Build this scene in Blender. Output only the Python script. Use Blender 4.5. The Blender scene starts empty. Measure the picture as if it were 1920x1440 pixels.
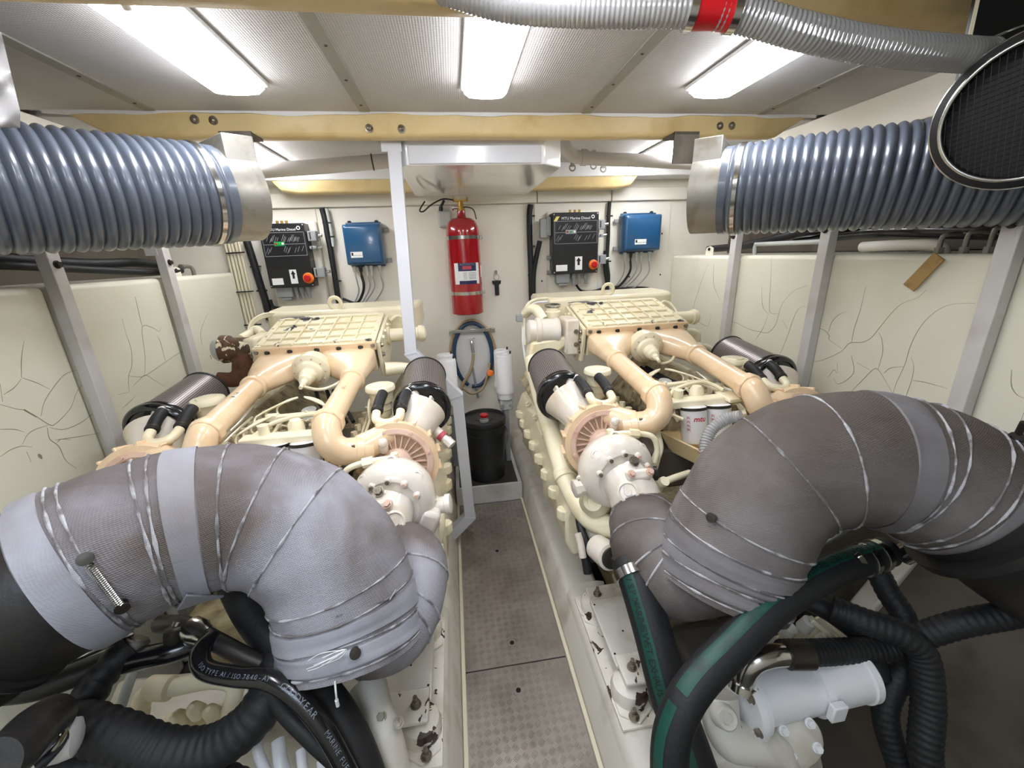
import bpy, bmesh, math, random
from mathutils import Vector, Matrix
random.seed(7)
V = Vector
PI = math.pi
scene = bpy.context.scene
COL = scene.collection

# ---------------------------------------------------------------- camera
F_PX = 760.0
PITCH, YAW, ROLL = math.radians(17.709), math.radians(7.577), math.radians(-2.169)
CAM = V((0.0, 0.0, 1.6))
_f = V((math.sin(YAW) * math.cos(PITCH), math.cos(YAW) * math.cos(PITCH), -math.sin(PITCH)))
_r = V((math.cos(YAW), -math.sin(YAW), 0.0))
_u = _r.cross(_f)
RIGHT = _r * math.cos(ROLL) + _u * math.sin(ROLL)
UP = -_r * math.sin(ROLL) + _u * math.cos(ROLL)
FWD = _f
cam_data = bpy.data.cameras.new('camera')
cam_data.sensor_width = 36.0
cam_data.lens = F_PX * 36.0 / 1920.0
cam_data.clip_start = 0.02
cam = bpy.data.objects.new('camera', cam_data)
cam.matrix_world = Matrix(((RIGHT.x, UP.x, -FWD.x, CAM.x), (RIGHT.y, UP.y, -FWD.y, CAM.y),
                           (RIGHT.z, UP.z, -FWD.z, CAM.z), (0, 0, 0, 1)))
COL.objects.link(cam)
scene.camera = cam

# ---------------------------------------------------------------- world, exposure
world = bpy.data.worlds.new('world')
scene.world = world
world.use_nodes = True
world.node_tree.nodes['Background'].inputs[0].default_value = (0.72, 0.84, 1.0, 1)
world.node_tree.nodes['Background'].inputs[1].default_value = 7.0
scene.view_settings.view_transform = 'Standard'
scene.view_settings.look = 'None'
scene.view_settings.gamma = 1.0
scene.view_settings.use_curve_mapping = False
scene.view_settings.exposure = 0.36
LAMP = 18.5          # radiance of the ceiling light diffusers

def ray(x, y):
    return RIGHT * ((x - 960.0) / F_PX) - UP * ((y - 720.0) / F_PX) + FWD

def at(x, y, Y=None, Z=None, X=None):
    """world point seen at photo pixel (x, y) on the plane Y=, Z= or X="""
    d = ray(x, y)
    t = (Y - CAM.y) / d.y if Y is not None else (Z - CAM.z) / d.z if Z is not None else (X - CAM.x) / d.x
    return CAM + d * t

def ad(x, y, d):
    """world point seen at photo pixel (x, y) at distance d along the optical axis"""
    return CAM + ray(x, y) * d

# ---------------------------------------------------------------- materials
def c(r, g, b):
    f = lambda v: (v / 255.0 / 12.92) if v / 255.0 <= 0.04045 else ((v / 255.0 + 0.055) / 1.055) ** 2.4
    return (f(r), f(g), f(b), 1.0)

MATS = {}
def mat(name, col, rough=0.5, metal=0.0, dirt=None, dscale=6.0, dlo=0.5, dhi=0.75, chips=None, cscale=14.0, clo=0.66,
        bump=0.0, bscale=60.0, emit=0.0, spec=0.5, coat=0.0, trans=0.0, voronoi=None, rvar=0.0, stretch=None):
    m = bpy.data.materials.new(name); m.use_nodes = True
    nt = m.node_tree; N = nt.nodes; L = nt.links
    b = N['Principled BSDF']
    b.inputs['Base Color'].default_value = col
    b.inputs['Roughness'].default_value = rough
    b.inputs['Metallic'].default_value = metal
    b.inputs['Specular IOR Level'].default_value = spec
    b.inputs['Coat Weight'].default_value = coat
    b.inputs['Coat Roughness'].default_value = 0.1
    b.inputs['Transmission Weight'].default_value = trans
    tc = N.new('ShaderNodeTexCoord')
    vec = tc.outputs['Object']
    if stretch:
        mp = N.new('ShaderNodeMapping'); mp.inputs['Scale'].default_value = stretch
        L.new(vec, mp.inputs['Vector']); vec = mp.outputs['Vector']
    src = None
    def noise(scale, det=5.0, dist=0.0):
        n = N.new('ShaderNodeTexNoise'); n.inputs['Scale'].default_value = scale
        n.inputs['Detail'].default_value = det; n.inputs['Distortion'].default_value = dist
        L.new(vec, n.inputs['Vector']); return n
    def ramp(fac, lo, hi):
        r = N.new('ShaderNodeMapRange'); r.inputs['From Min'].default_value = lo; r.inputs['From Max'].default_value = hi
        L.new(fac, r.inputs['Value']); return r.outputs['Result']
    def mix(fac, a, bcol):
        mx = N.new('ShaderNodeMix'); mx.data_type = 'RGBA'
        L.new(fac, mx.inputs['Factor'])
        if isinstance(a, tuple): mx.inputs['A'].default_value = a
        else: L.new(a, mx.inputs['A'])
        mx.inputs['B'].default_value = bcol
        return mx.outputs['Result']
    cur = col
    if dirt:
        cur = mix(ramp(noise(dscale, 7.0, 0.4).outputs['Fac'], dlo, dhi), cur, dirt)
    if chips:
        cn = noise(cscale, 3.0, 0.9)
        cf = ramp(cn.outputs['Fac'], clo, clo + 0.015)
        cur = mix(cf, cur, chips)
    if not isinstance(cur, tuple):
        L.new(cur, b.inputs['Base Color'])
    if rvar:
        rn = noise(dscale * 2, 4.0)
        r = N.new('ShaderNodeMapRange'); r.inputs['To Min'].default_value = rough - rvar; r.inputs['To Max'].default_value = rough + rvar
        L.new(rn.outputs['Fac'], r.inputs['Value']); L.new(r.outputs['Result'], b.inputs['Roughness'])
    if bump:
        if voronoi:
            vn = N.new('ShaderNodeTexVoronoi'); vn.inputs['Scale'].default_value = voronoi
            vn.inputs['Randomness'].default_value = 0.0
            L.new(vec, vn.inputs['Vector']); h = vn.outputs['Distance']
        else:
            h = noise(bscale, 4.0).outputs['Fac']
        bp = N.new('ShaderNodeBump'); bp.inputs['Strength'].default_value = bump; bp.inputs['Distance'].default_value = 0.004
        L.new(h, bp.inputs['Height']); L.new(bp.outputs['Normal'], b.inputs['Normal'])
    if emit:
        b.inputs['Emission Color'].default_value = col
        b.inputs['Emission Strength'].default_value = emit
    MATS[name] = m
    return m

mat('cream', c(239, 229, 198), 0.34, dirt=c(222, 204, 162), dscale=9, dlo=0.52, dhi=0.8, bump=0.10, bscale=70, coat=0.3)
mat('cream_chipped', c(238, 228, 195), 0.36, dirt=c(228, 208, 164), dscale=7, dlo=0.5, dhi=0.8, chips=c(92, 90, 92), cscale=8, clo=0.635, bump=0.08, coat=0.25)
mat('cream_grime_shade', c(192, 178, 142), 0.5, dirt=c(84, 70, 50), dscale=18, dlo=0.42, dhi=0.78, bump=0.25, bscale=90)  # grimy cream, made darker to stand in for missing contact shadows
mat('white_engine', c(228, 219, 207), 0.32, dirt=c(212, 194, 166), dscale=10, dlo=0.5, dhi=0.8, bump=0.18, bscale=45, coat=0.5)
mat('peach', c(238, 210, 172), 0.3, dirt=c(226, 188, 146), dscale=8, dlo=0.45, dhi=0.8, bump=0.08, coat=0.5)
mat('peach_dirty', c(236, 214, 166), 0.4, dirt=c(200, 146, 84), dscale=9, dlo=0.48, dhi=0.75, bump=0.1)
mat('pink', c(222, 190, 170), 0.42, dirt=c(208, 166, 148), dscale=9, bump=0.12, coat=0.2)
mat('rust_flaked', c(96, 68, 46), 0.6, dirt=c(60, 40, 28), dscale=10, chips=c(232, 222, 190), cscale=22, clo=0.56, bump=0.5)
mat('rust', c(110, 74, 52), 0.75, dirt=c(66, 40, 30), dscale=30, bump=0.6, bscale=120)
mat('bolt_steel', c(150, 142, 128), 0.35, metal=0.8, dirt=c(80, 60, 44), dscale=60)
mat('bolt_dark', c(70, 66, 60), 0.4, metal=0.7)
mat('wall_paint', c(238, 233, 221), 0.55, dirt=c(228, 221, 206), dscale=2.2, bump=0.06, bscale=40)
mat('tank_paint', c(232, 229, 210), 0.5, dirt=c(222, 217, 195), dscale=1.8, bump=0.08, bscale=30)
mat('hull_dark', c(92, 84, 73), 0.7, dirt=c(56, 45, 36), dscale=4)
mat('bed_paint', c(214, 209, 198), 0.5, dirt=c(160, 148, 124), dscale=5, dlo=0.5, dhi=0.8, bump=0.15, bscale=50)
mat('bed_chipped', c(230, 224, 212), 0.45, dirt=c(190, 180, 160), dscale=8, chips=c(62, 44, 34), cscale=18, clo=0.60, bump=0.2)
mat('gold_beam', c(214, 190, 138), 0.42, dirt=c(196, 168, 112), dscale=6, bump=0.25, bscale=130, rvar=0.08)
mat('ceiling_panel', c(186, 183, 181), 0.6, dirt=c(178, 173, 170), dscale=2.0, bump=0.55, voronoi=130.0)
mat('batten', c(150, 147, 138), 0.45, metal=0.2)
mat('vinyl_white', c(224, 222, 220), 0.5)
mat('white_gloss', c(250, 250, 252), 0.07, coat=1.0, spec=0.8)
mat('white_rail', c(208, 209, 215), 0.3, coat=0.3)
mat('white_plastic', c(232, 232, 234), 0.4)
mat('pvc', c(196, 190, 184), 0.4)
mat('stanchion', c(206, 203, 199), 0.45, dirt=c(188, 182, 174), dscale=6)
mat('duct_grey', c(86, 93, 105), 0.28, dirt=c(70, 75, 86), dscale=4, bump=0.05, coat=0.3)
mat('galvanised', c(152, 149, 142), 0.45, metal=0.7, dirt=c(122, 114, 100), dscale=14, rvar=0.12)
mat('stainless', c(200, 198, 194), 0.18, metal=1.0)
mat('chrome', c(220, 220, 222), 0.08, metal=1.0)
mat('brass', c(190, 150, 70), 0.3, metal=0.9)
mat('tread_plate', c(168, 161, 153), 0.38, metal=0.55, dirt=c(128, 119, 110), dscale=5, dlo=0.4, dhi=0.8, rvar=0.1, bump=0.08)
mat('rubber', c(26, 26, 28), 0.55, bump=0.2, bscale=140)
mat('rubber_ribbed', c(24, 25, 28), 0.6, bump=0.3, bscale=90)
mat('rubber_gloss', c(22, 22, 24), 0.2, coat=0.4)
mat('black_box', c(26, 26, 28), 0.38, coat=0.2)
mat('black_matte', c(14, 14, 15), 0.8)
mat('blue_box', c(36, 84, 126), 0.28, coat=0.4)
mat('red_paint', c(158, 10, 24), 0.16, coat=0.8)
mat('red_plastic', c(196, 20, 30), 0.35)
mat('orange_plastic', c(240, 120, 30), 0.35)
mat('yellow_label', c(226, 214, 110), 0.5)
mat('label_white', c(236, 236, 234), 0.5)
mat('label_navy', c(34, 36, 84), 0.45)
mat('label_red', c(188, 70, 84), 0.45)
mat('print_grey', c(150, 152, 158), 0.5)
mat('print_black', c(12, 12, 14), 0.6)
mat('print_dark_green', c(10, 34, 28), 0.6)
mat('print_light', c(112, 120, 134), 0.5)
mat('green_stripe', c(15, 70, 58), 0.45, dirt=c(10, 46, 40), dscale=20)
mat('led_green', c(40, 160, 80), 0.3)
mat('led_red', c(170, 50, 50), 0.3)
mat('grey_plastic', c(150, 152, 154), 0.45)
mat('grey_light', c(190, 192, 188), 0.45)
mat('cable_cream', c(218, 210, 184), 0.45)
mat('hose_tan', c(168, 146, 116), 0.35)
mat('hose_blue', c(38, 66, 96), 0.35)
mat('lagging', c(164, 163, 171), 0.78, dirt=c(106, 96, 90), dscale=3.4, dlo=0.40, dhi=0.64, bump=0.55, bscale=420, spec=0.25)
mat('lagging_smooth', c(160, 161, 170), 0.6, dirt=c(124, 116, 114), dscale=3.0, dlo=0.45, dhi=0.75, bump=0.2, bscale=300, spec=0.3)
mat('lagging_soiled', c(128, 122, 120), 0.78, dirt=c(84, 75, 68), dscale=3.4, dlo=0.38, dhi=0.64, spec=0.25)
mat('lagging_soiled_smooth', c(126, 123, 126), 0.62, dirt=c(92, 84, 80), dscale=3.0, dlo=0.42, dhi=0.72, spec=0.3)
mat('stitch', c(190, 188, 192), 0.8, dirt=c(118, 113, 113), dscale=22, dlo=0.42, dhi=0.56, bump=0.6, bscale=500)
mat('pipe_black', c(40, 38, 37), 0.42, dirt=c(66, 56, 46), dscale=5, bump=0.2)
mat('filter_dark', c(74, 66, 62), 0.8)
mat('filter_wire', c(168, 160, 156), 0.35, metal=0.6)
mat('paper_tag', c(170, 138, 84), 0.6, dirt=c(110, 82, 48), dscale=14)
mat('crack', c(146, 138, 116), 0.8)
mat('bucket_black', c(34, 34, 35), 0.4, dirt=c(56, 54, 52), dscale=6)
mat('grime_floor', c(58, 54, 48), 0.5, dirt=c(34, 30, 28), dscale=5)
mat('step_grey', c(204, 200, 196), 0.55, dirt=c(170, 164, 156), dscale=7)
mat('copper', c(190, 110, 80), 0.4, metal=0.4)
mat('diffuser', (0.965, 0.985, 1.03, 1), 0.4, emit=LAMP)
mat('fan_black', c(20, 20, 22), 0.5)
mat('mesh_wire', c(60, 58, 54), 0.4, metal=0.5)
mat('clear_film', c(164, 161, 161), 0.35, bump=0.2, bscale=24)

def clear_hose():
    m = mat('clear_hose', c(206, 206, 208), 0.14, trans=0.55, bump=0.1)
    return m
clear_hose()

def weave(name, strength, wrinkle):
    """woven glass cloth: two crossed fine thread patterns over soft wrinkles"""
    m = MATS[name]; nt = m.node_tree; N = nt.nodes; L = nt.links
    b = N['Principled BSDF']; tc = N.new('ShaderNodeTexCoord')
    mp = N.new('ShaderNodeMapping'); mp.inputs['Rotation'].default_value = (0.5, 0.35, 0.3); L.new(tc.outputs['Object'], mp.inputs['Vector'])
    hs = []
    for d in ('X', 'Z'):
        w = N.new('ShaderNodeTexWave'); w.wave_type = 'BANDS'; w.bands_direction = d
        w.inputs['Scale'].default_value = 80.0; w.inputs['Distortion'].default_value = 1.2; w.inputs['Detail'].default_value = 1.0
        L.new(mp.outputs['Vector'], w.inputs['Vector']); hs.append(w.outputs['Fac'])
    ad_ = N.new('ShaderNodeMath'); ad_.operation = 'ADD'; L.new(hs[0], ad_.inputs[0]); L.new(hs[1], ad_.inputs[1])
    n1 = N.new('ShaderNodeTexNoise'); n1.inputs['Scale'].default_value = 14.0; n1.inputs['Detail'].default_value = 4.0; L.new(tc.outputs['Object'], n1.inputs['Vector'])
    b1 = N.new('ShaderNodeBump'); b1.inputs['Strength'].default_value = wrinkle; b1.inputs['Distance'].default_value = 0.02; L.new(n1.outputs['Fac'], b1.inputs['Height'])
    b2 = N.new('ShaderNodeBump'); b2.inputs['Strength'].default_value = strength; b2.inputs['Distance'].default_value = 0.0015
    L.new(ad_.outputs[0], b2.inputs['Height']); L.new(b1.outputs['Normal'], b2.inputs['Normal']); L.new(b2.outputs['Normal'], b.inputs['Normal'])
weave('lagging', 0.42, 0.35)
weave('lagging_smooth', 0.10, 0.25)
weave('lagging_soiled', 0.36, 0.35)
weave('lagging_soiled_smooth', 0.10, 0.25)

def soot_stain(name, col, lo, hi):
    """oily soot settled on the crown of the lagging, with a ragged noisy edge"""
    m = MATS[name]; nt = m.node_tree; N = nt.nodes; L = nt.links
    b = N['Principled BSDF']; src = b.inputs['Base Color'].links[0].from_socket
    tc = N.new('ShaderNodeTexCoord'); sx = N.new('ShaderNodeSeparateXYZ'); L.new(tc.outputs['Object'], sx.inputs['Vector'])
    n = N.new('ShaderNodeTexNoise'); n.inputs['Scale'].default_value = 7.0; n.inputs['Detail'].default_value = 8.0; n.inputs['Distortion'].default_value = 0.6
    L.new(tc.outputs['Object'], n.inputs['Vector'])
    ma = N.new('ShaderNodeMath'); ma.operation = 'MULTIPLY_ADD'; ma.inputs[1].default_value = 0.30
    L.new(n.outputs['Fac'], ma.inputs[0]); L.new(sx.outputs['Z'], ma.inputs[2])
    r = N.new('ShaderNodeMapRange'); r.inputs['From Min'].default_value = lo + 0.15; r.inputs['From Max'].default_value = hi + 0.15; r.inputs['To Max'].default_value = 0.85
    L.new(ma.outputs[0], r.inputs['Value'])
    mx = N.new('ShaderNodeMix'); mx.data_type = 'RGBA'; L.new(r.outputs['Result'], mx.inputs['Factor']); L.new(src, mx.inputs['A']); mx.inputs['B'].default_value = col
    L.new(mx.outputs['Result'], b.inputs['Base Color'])
soot_stain('lagging', c(96, 87, 84), 0.40, 0.56)
soot_stain('lagging_soiled', c(84, 75, 67), 0.30, 0.50)

# ---------------------------------------------------------------- mesh helpers
ORG = {}
def perp(d):
    d = d.normalized()
    a = V((0, 0, 1)) if abs(d.z) < 0.9 else V((1, 0, 0))
    u = d.cross(a).normalized()
    return u, d.cross(u).normalized()

def spline(pts, seg=8):
    pts = [V(p) for p in pts]
    if len(pts) < 3: return pts
    out = []
    ext = [pts[0] * 2 - pts[1]] + pts + [pts[-1] * 2 - pts[-2]]
    for i in range(1, len(ext) - 2):
        p0, p1, p2, p3 = ext[i - 1:i + 3]
        for k in range(seg):
            t = k / seg
            out.append(0.5 * ((2 * p1) + (p2 - p0) * t + (2 * p0 - 5 * p1 + 4 * p2 - p3) * t * t + (3 * p1 - p0 - 3 * p2 + p3) * t ** 3))
    out.append(pts[-1])
    return out

def frames(pts):
    n = len(pts)
    T = []
    for i in range(n):
        d = (pts[min(i + 1, n - 1)] - pts[max(i - 1, 0)])
        T.append(d.normalized())
    u, w = perp(T[0])
    fr = []
    for i in range(n):
        if i:
            u = u - T[i] * u.dot(T[i])
            u = u.normalized() if u.length > 1e-6 else perp(T[i])[0]
        fr.append((T[i], u.copy(), T[i].cross(u)))
    return fr

class MB:
    def __init__(s):
        s.v = []; s.f = []
    def add(s, vs, fs):
        o = len(s.v); s.v += [V(x) for x in vs]; s.f += [tuple(o + i for i in f) for f in fs]
    def box(s, cen, size, rot=None, taper=1.0):
        cen = V(cen); hx, hy, hz = size[0] / 2, size[1] / 2, size[2] / 2
        vs = []
        for z in (-1, 1):
            t = taper if z > 0 else 1.0
            for x, y in ((-1, -1), (1, -1), (1, 1), (-1, 1)):
                p = V((x * hx * t, y * hy * t, z * hz))
                vs.append(cen + (rot @ p if rot else p))
        s.add(vs, [(3, 2, 1, 0), (4, 5, 6, 7), (0, 1, 5, 4), (1, 2, 6, 5), (2, 3, 7, 6), (3, 0, 4, 7)])
        return s
    def bb(s, a, b):
        a = V(a); b = V(b)
        return s.box((a + b) / 2, (abs(b.x - a.x), abs(b.y - a.y), abs(b.z - a.z)))
    def rings(s, rs, cap0=True, cap1=True, closed=False):
        n = len(rs[0]); o = len(s.v)
        for r in rs: s.v += [V(p) for p in r]
        m = len(rs)
        for i in range(m if closed else m - 1):
            a = o + i * n; b = o + ((i + 1) % m) * n
            for k in range(n):
                s.f.append((a + k, a + (k + 1) % n, b + (k + 1) % n, b + k))
        if not closed:
            if cap0: s.f.append(tuple(o + k for k in reversed(range(n))))
            if cap1: s.f.append(tuple(o + (m - 1) * n + k for k in range(n)))
        return s
    def tube(s, pts, r, n=12, seg=6, smooth=True, cap=True, sq=False):
        P = spline(pts, seg) if smooth else [V(p) for p in pts]
        m = len(P); fr = frames(P); rs = []
        for i in range(m):
            t = i / max(1, m - 1)
            if callable(r): rr = r(t)
            elif isinstance(r, (list, tuple)):
                x = t * (len(r) - 1); k = min(int(x), len(r) - 2); rr = r[k] + (r[k + 1] - r[k]) * (x - k)
            else: rr = r
            _, u, w = fr[i]
            rs.append([P[i] + (u * math.cos(2 * PI * k / n) + w * math.sin(2 * PI * k / n)) * rr for k in range(n)])
        return s.rings(rs, cap, cap)
    def cyl(s, p0, p1, r0, r1=None, n=20, cap=True):
        p0 = V(p0); p1 = V(p1); r1 = r0 if r1 is None else r1
        u, w = perp(p1 - p0)
        rs = [[p + (u * math.cos(2 * PI * k / n) + w * math.sin(2 * PI * k / n)) * r for k in range(n)] for p, r in ((p0, r0), (p1, r1))]
        return s.rings(rs, cap, cap)
    def lathe(s, o, axis, prof, n=32, cap0=True, cap1=True, a0=0.0):
        o = V(o); axis = V(axis).normalized(); u, w = perp(axis)
        rs = [[o + axis * h + (u * math.cos(a0 + 2 * PI * k / n) + w * math.sin(a0 + 2 * PI * k / n)) * max(r, 1e-4) for k in range(n)] for r, h in prof]
        return s.rings(rs, cap0, cap1)
    def torus(s, o, axis, R, r, n=32, m=8, arc=None):
        o = V(o); axis = V(axis).normalized(); u, w = perp(axis); rs = []
        for i in range(n):
            a = 2 * PI * i / n; d = u * math.cos(a) + w * math.sin(a)
            rs.append([o + d * (R + r * math.cos(2 * PI * k / m)) + axis * (r * math.sin(2 * PI * k / m)) for k in range(m)])
        return s.rings(rs, closed=True)
    def prism(s, poly, o, u, v, d):
        o = V(o); u = V(u); v = V(v); d = V(d)
        a = [o + u * x + v * y for x, y in poly]
        return s.rings([a, [p + d for p in a]])
    def bar(s, p0, p1, w, h, up=(0, 0, 1)):
        p0 = V(p0); p1 = V(p1); d = (p1 - p0).normalized(); up = V(up)
        x = d.cross(up).normalized(); z = x.cross(d)
        q = lambda p: [p + x * (a * w / 2) + z * (b * h / 2) for a, b in ((-1, -1), (1, -1), (1, 1), (-1, 1))]
        return s.rings([q(p0), q(p1)])
    def sqpath(s, pts, w, up=(0, 1, 0)):
        pts = [V(p) for p in pts]; up = V(up); rs = []
        for i, p in enumerate(pts):
            d0 = (p - pts[i - 1]).normalized() if i else (pts[1] - p).normalized()
            d1 = (pts[i + 1] - p).normalized() if i < len(pts) - 1 else d0
            t = (d0 + d1).normalized(); x = t.cross(up).normalized()
            k = 1 / max(0.4, t.dot(d0))
            rs.append([p + x * (a * w / 2 * k) + up * (b * w / 2) for a, b in ((-1, -1), (1, -1), (1, 1), (-1, 1))])
        return s.rings(rs)
    def sphere(s, o, r, n=16, m=10, sz=(1, 1, 1)):
        o = V(o); rs = []
        for i in range(m + 1):
            a = -PI / 2 + PI * i / m
            rs.append([o + V((math.cos(a) * math.cos(2 * PI * k / n) * sz[0], math.cos(a) * math.sin(2 * PI * k / n) * sz[1], math.sin(a) * sz[2])) * r for k in range(n)])
        return s.rings(rs, True, True)
    def bolt(s, p, d, r=0.008, h=0.008, washer=True):
        p = V(p); d = V(d).normalized()
        if washer: s.cyl(p, p + d * h * 0.25, r * 1.35, n=14)
        s.cyl(p + d * h * 0.2, p + d * h, r, n=6)
        return s
    def build(s, name, material, parent=None, bevel=0.0, smooth=True, angle=40, seg=2, org=None):
        o3 = org if org is not None else (ORG[parent] if parent is not None else V((0, 0, 0)))
        me = bpy.data.meshes.new(name)
        me.from_pydata([tuple(p - o3) for p in s.v], [], s.f)
        me.materials.append(MATS[material])
        me.update()
        if smooth:
            me.shade_smooth()
            me.set_sharp_from_angle(angle=math.radians(angle))
        ob = bpy.data.objects.new(name, me); COL.objects.link(ob)
        if parent is not None:
            ob.parent = parent; ORG[ob] = o3
        else:
            ob.location = o3 if org is not None else (0, 0, 0)
            ORG[ob] = V(ob.location)
        if bevel:
            b = ob.modifiers.new('bevel', 'BEVEL'); b.width = bevel; b.segments = seg; b.limit_method = 'ANGLE'
            b.angle_limit = math.radians(35); b.harden_normals = False
        return ob

def tag(o, label, cat, group=None):
    o['label'] = label; o['category'] = cat
    if group: o['group'] = group
    return o

def thing(name, label, cat, loc, group=None):
    o = bpy.data.objects.new(name, None); COL.objects.link(o); o.location = loc
    o.empty_display_size = 0.05
    ORG[o] = V(loc)
    return tag(o, label, cat, group)

def struct(o):
    o['kind'] = 'structure'; return o
def stuff(o):
    o['kind'] = 'stuff'; return o

_tcache = {}
def glyphs(body, size, shear=0.0, bold=False):
    """2D text outline as (verts, faces), centred; laid in the XY plane"""
    key = (body, size, shear)
    if key in _tcache: return _tcache[key]
    cu = bpy.data.curves.new('txt', 'FONT'); cu.body = body; cu.size = size; cu.shear = shear
    cu.align_x = 'CENTER'; cu.align_y = 'CENTER'; cu.resolution_u = 2
    if bold: cu.offset = size * 0.02
    ob = bpy.data.objects.new('txt', cu); COL.objects.link(ob)
    dg = bpy.context.evaluated_depsgraph_get()
    me = bpy.data.meshes.new_from_object(ob.evaluated_get(dg))
    r = ([(p.co.x, p.co.y) for p in me.vertices], [tuple(f.vertices) for f in me.polygons])
    bpy.data.objects.remove(ob); bpy.data.curves.remove(cu); bpy.data.meshes.remove(me)
    _tcache[key] = r
    return r

def text(mb, body, o, u, v, size, shear=0.0, bold=False, bend=None):
    vs, fs = glyphs(body, size, shear, bold)
    o = V(o); u = V(u); v = V(v)
    mb.add([(bend(x, y) if bend else o + u * x + v * y) for x, y in vs], fs)
    return mb

def copy_tree(o, parent=None):
    cp = o.copy(); COL.objects.link(cp); cp.parent = parent
    for ch in list(o.children): copy_tree(ch, cp)
    return cp

# ================================================================ the room
XL, XR, XM = -1.5, 1.76, 0.138        # tank faces and the centre line of the room
YB, CEIL = 3.2, 2.19                  # bulkhead and deckhead
HL, HR = -1.98, 2.26                  # hull sides

m = MB().bb((HL, -1.3, -0.45), (HR, YB + 0.05, -0.35)); struct(m.build('floor', 'grime_floor'))
wb = struct(MB().bb((HL, YB, -0.35), (HR, YB + 0.05, CEIL + 0.1)).build('wall_back', 'wall_paint'))
struct(MB().bb((HL, -1.35, -0.35), (HR, -1.3, CEIL + 0.1)).build('wall_front', 'wall_paint'))
wl = struct(MB().bb((HL - 0.05, -1.3, -0.35), (HL, YB, CEIL + 0.1)).build('wall_left', 'hull_dark'))
wr = struct(MB().bb((HR, -1.3, -0.35), (HR + 0.05, YB, CEIL + 0.1)).build('wall_right', 'hull_dark'))
# deckhead with an unseen open hatch, added behind the viewpoint for cool front light
HX0, HX1, HY0, HY1 = -0.85, 0.05, -1.25, -0.28
mb = MB().bb((HL, HY1, CEIL + 0.02), (HR, YB, CEIL + 0.1)).bb((HL, -1.3, CEIL + 0.02), (HX0, HY1, CEIL + 0.1)).bb((HX1, -1.3, CEIL + 0.02), (HR, HY1, CEIL + 0.1)).bb((HX0, -1.3, CEIL + 0.02), (HX1, HY0, CEIL + 0.1))
ce = struct(mb.build('ceiling', 'vinyl_white'))
pd = bpy.data.lights.new('added_hatch_portal', 'AREA'); pd.shape = 'RECTANGLE'; pd.size = HX1 - HX0; pd.size_y = HY1 - HY0; pd.cycles.is_portal = True
po = bpy.data.objects.new('added_hatch_portal', pd); po.location = ((HX0 + HX1) / 2, (HY0 + HY1) / 2, CEIL + 0.11); COL.objects.link(po)

# perforated deckhead panels and the flat battens over their joints
bat = [-1.115, -0.305, 0.645, 1.495]
edges = [HL] + bat + [HR]
bays = [(0.11, 1.03), (1.11, 2.03), (2.11, 3.19)]
for (y0, y1) in bays:
    for i in range(len(edges) - 1):
        mb = MB().bb((edges[i] + 0.002, y0, CEIL), (edges[i + 1] - 0.002, y1, CEIL + 0.02))
        mb.build('ceiling_panel', 'ceiling_panel', ce, bevel=0.004)
for (y0, y1) in bays:
    for x in bat:
        b = MB().bb((x - 0.021, y0 + 0.005, CEIL - 0.005), (x + 0.021, y1 - 0.02, CEIL)).build('batten', 'batten', ce)
        if y0 > 1:
            for k in range(4):
                yy = y0 + 0.1 + k * (y1 - y0 - 0.2) / 3
                MB().lathe((x, yy, CEIL - 0.005), (0, 0, -1), [(0.006, 0), (0.005, 0.002), (0.001, 0.003)], n=8).build('screw', 'bolt_dark', b)
# loose vinyl edge that hangs over the top of the middle beam
mb = MB()
P = []
for i in range(41):
    x = -1.5 + i * 3.3 / 40
    s = 0.010 + 0.004 * math.sin(i * 0.7) + 0.003 * math.sin(i * 1.9)
    P.append((x, s))
mb.rings([[V((x, 2.022, CEIL + 0.004)), V((x, 2.024 - 0.004 * math.sin(i), CEIL - s)), V((x, 2.029, CEIL - s)), V((x, 2.029, CEIL + 0.004))] for i, (x, s) in enumerate(P)])
mb.build('edge_lining', 'vinyl_white', ce)

MB().bb((HL + 0.3, 3.022, 2.10), (HR - 0.3, 3.195, CEIL)).build('lowered_lining', 'vinyl_white', ce, bevel=0.006)
# deck beams
def beam(y0, y1, xa, xb, label, bolts=(), zb=2.10):
    t = thing('deck_beam', label, 'beam', ((xa + xb) / 2, (y0 + y1) / 2, CEIL), 'gold painted deck beams')
    prof = [(y0, CEIL + 0.01), (y0, zb + 0.018), (y0 + 0.006, zb + 0.006), (y0 + 0.02, zb), (y1 - 0.014, zb), (y1 - 0.003, zb + 0.008), (y1, zb + 0.02), (y1, CEIL + 0.01)]
    mb = MB(); n = 24
    rs = []
    for i in range(n + 1):
        x = xa + (xb - xa) * i / n
        e = min(x - xa, xb - x); k = max(0.0, 1 - e / 0.12)
        wob = 0.0006 * math.sin(x * 9)
        rs.append([V((x, y, z + wob + k * max(0, (CEIL - z)) * 0.85)) for y, z in prof])
    mb.rings(rs)
    mb.build('beam', 'gold_beam', t, angle=60)
    for (x, z) in bolts:
        h = MB().lathe((x, y0, z), (0, -1, 0), [(0.017, 0), (0.017, 0.002), (0.011, 0.003), (0.010, 0.008), (0.006, 0.012), (0.001, 0.013)], n=18)
        h.build('bolt', 'bolt_steel', t)
    return t
bz = [at(x, y, Y=2.03) for x, y in ((365, 224), (400, 226), (692, 241), (753, 242), (1350, 236), (1372, 236))]
beam(2.03, 2.11, -1.42, 1.75, 'gold painted beam with six bolt heads crossing the middle of the ceiling', [(p.x, p.z) for p in bz])
beam(1.03, 1.11, -1.75, 2.05, 'gold painted beam along the top edge, nearest of the ceiling beams')
beam(0.03, 0.11, -1.75, 2.05, 'gold painted beam overhead behind the viewpoint')
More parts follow.
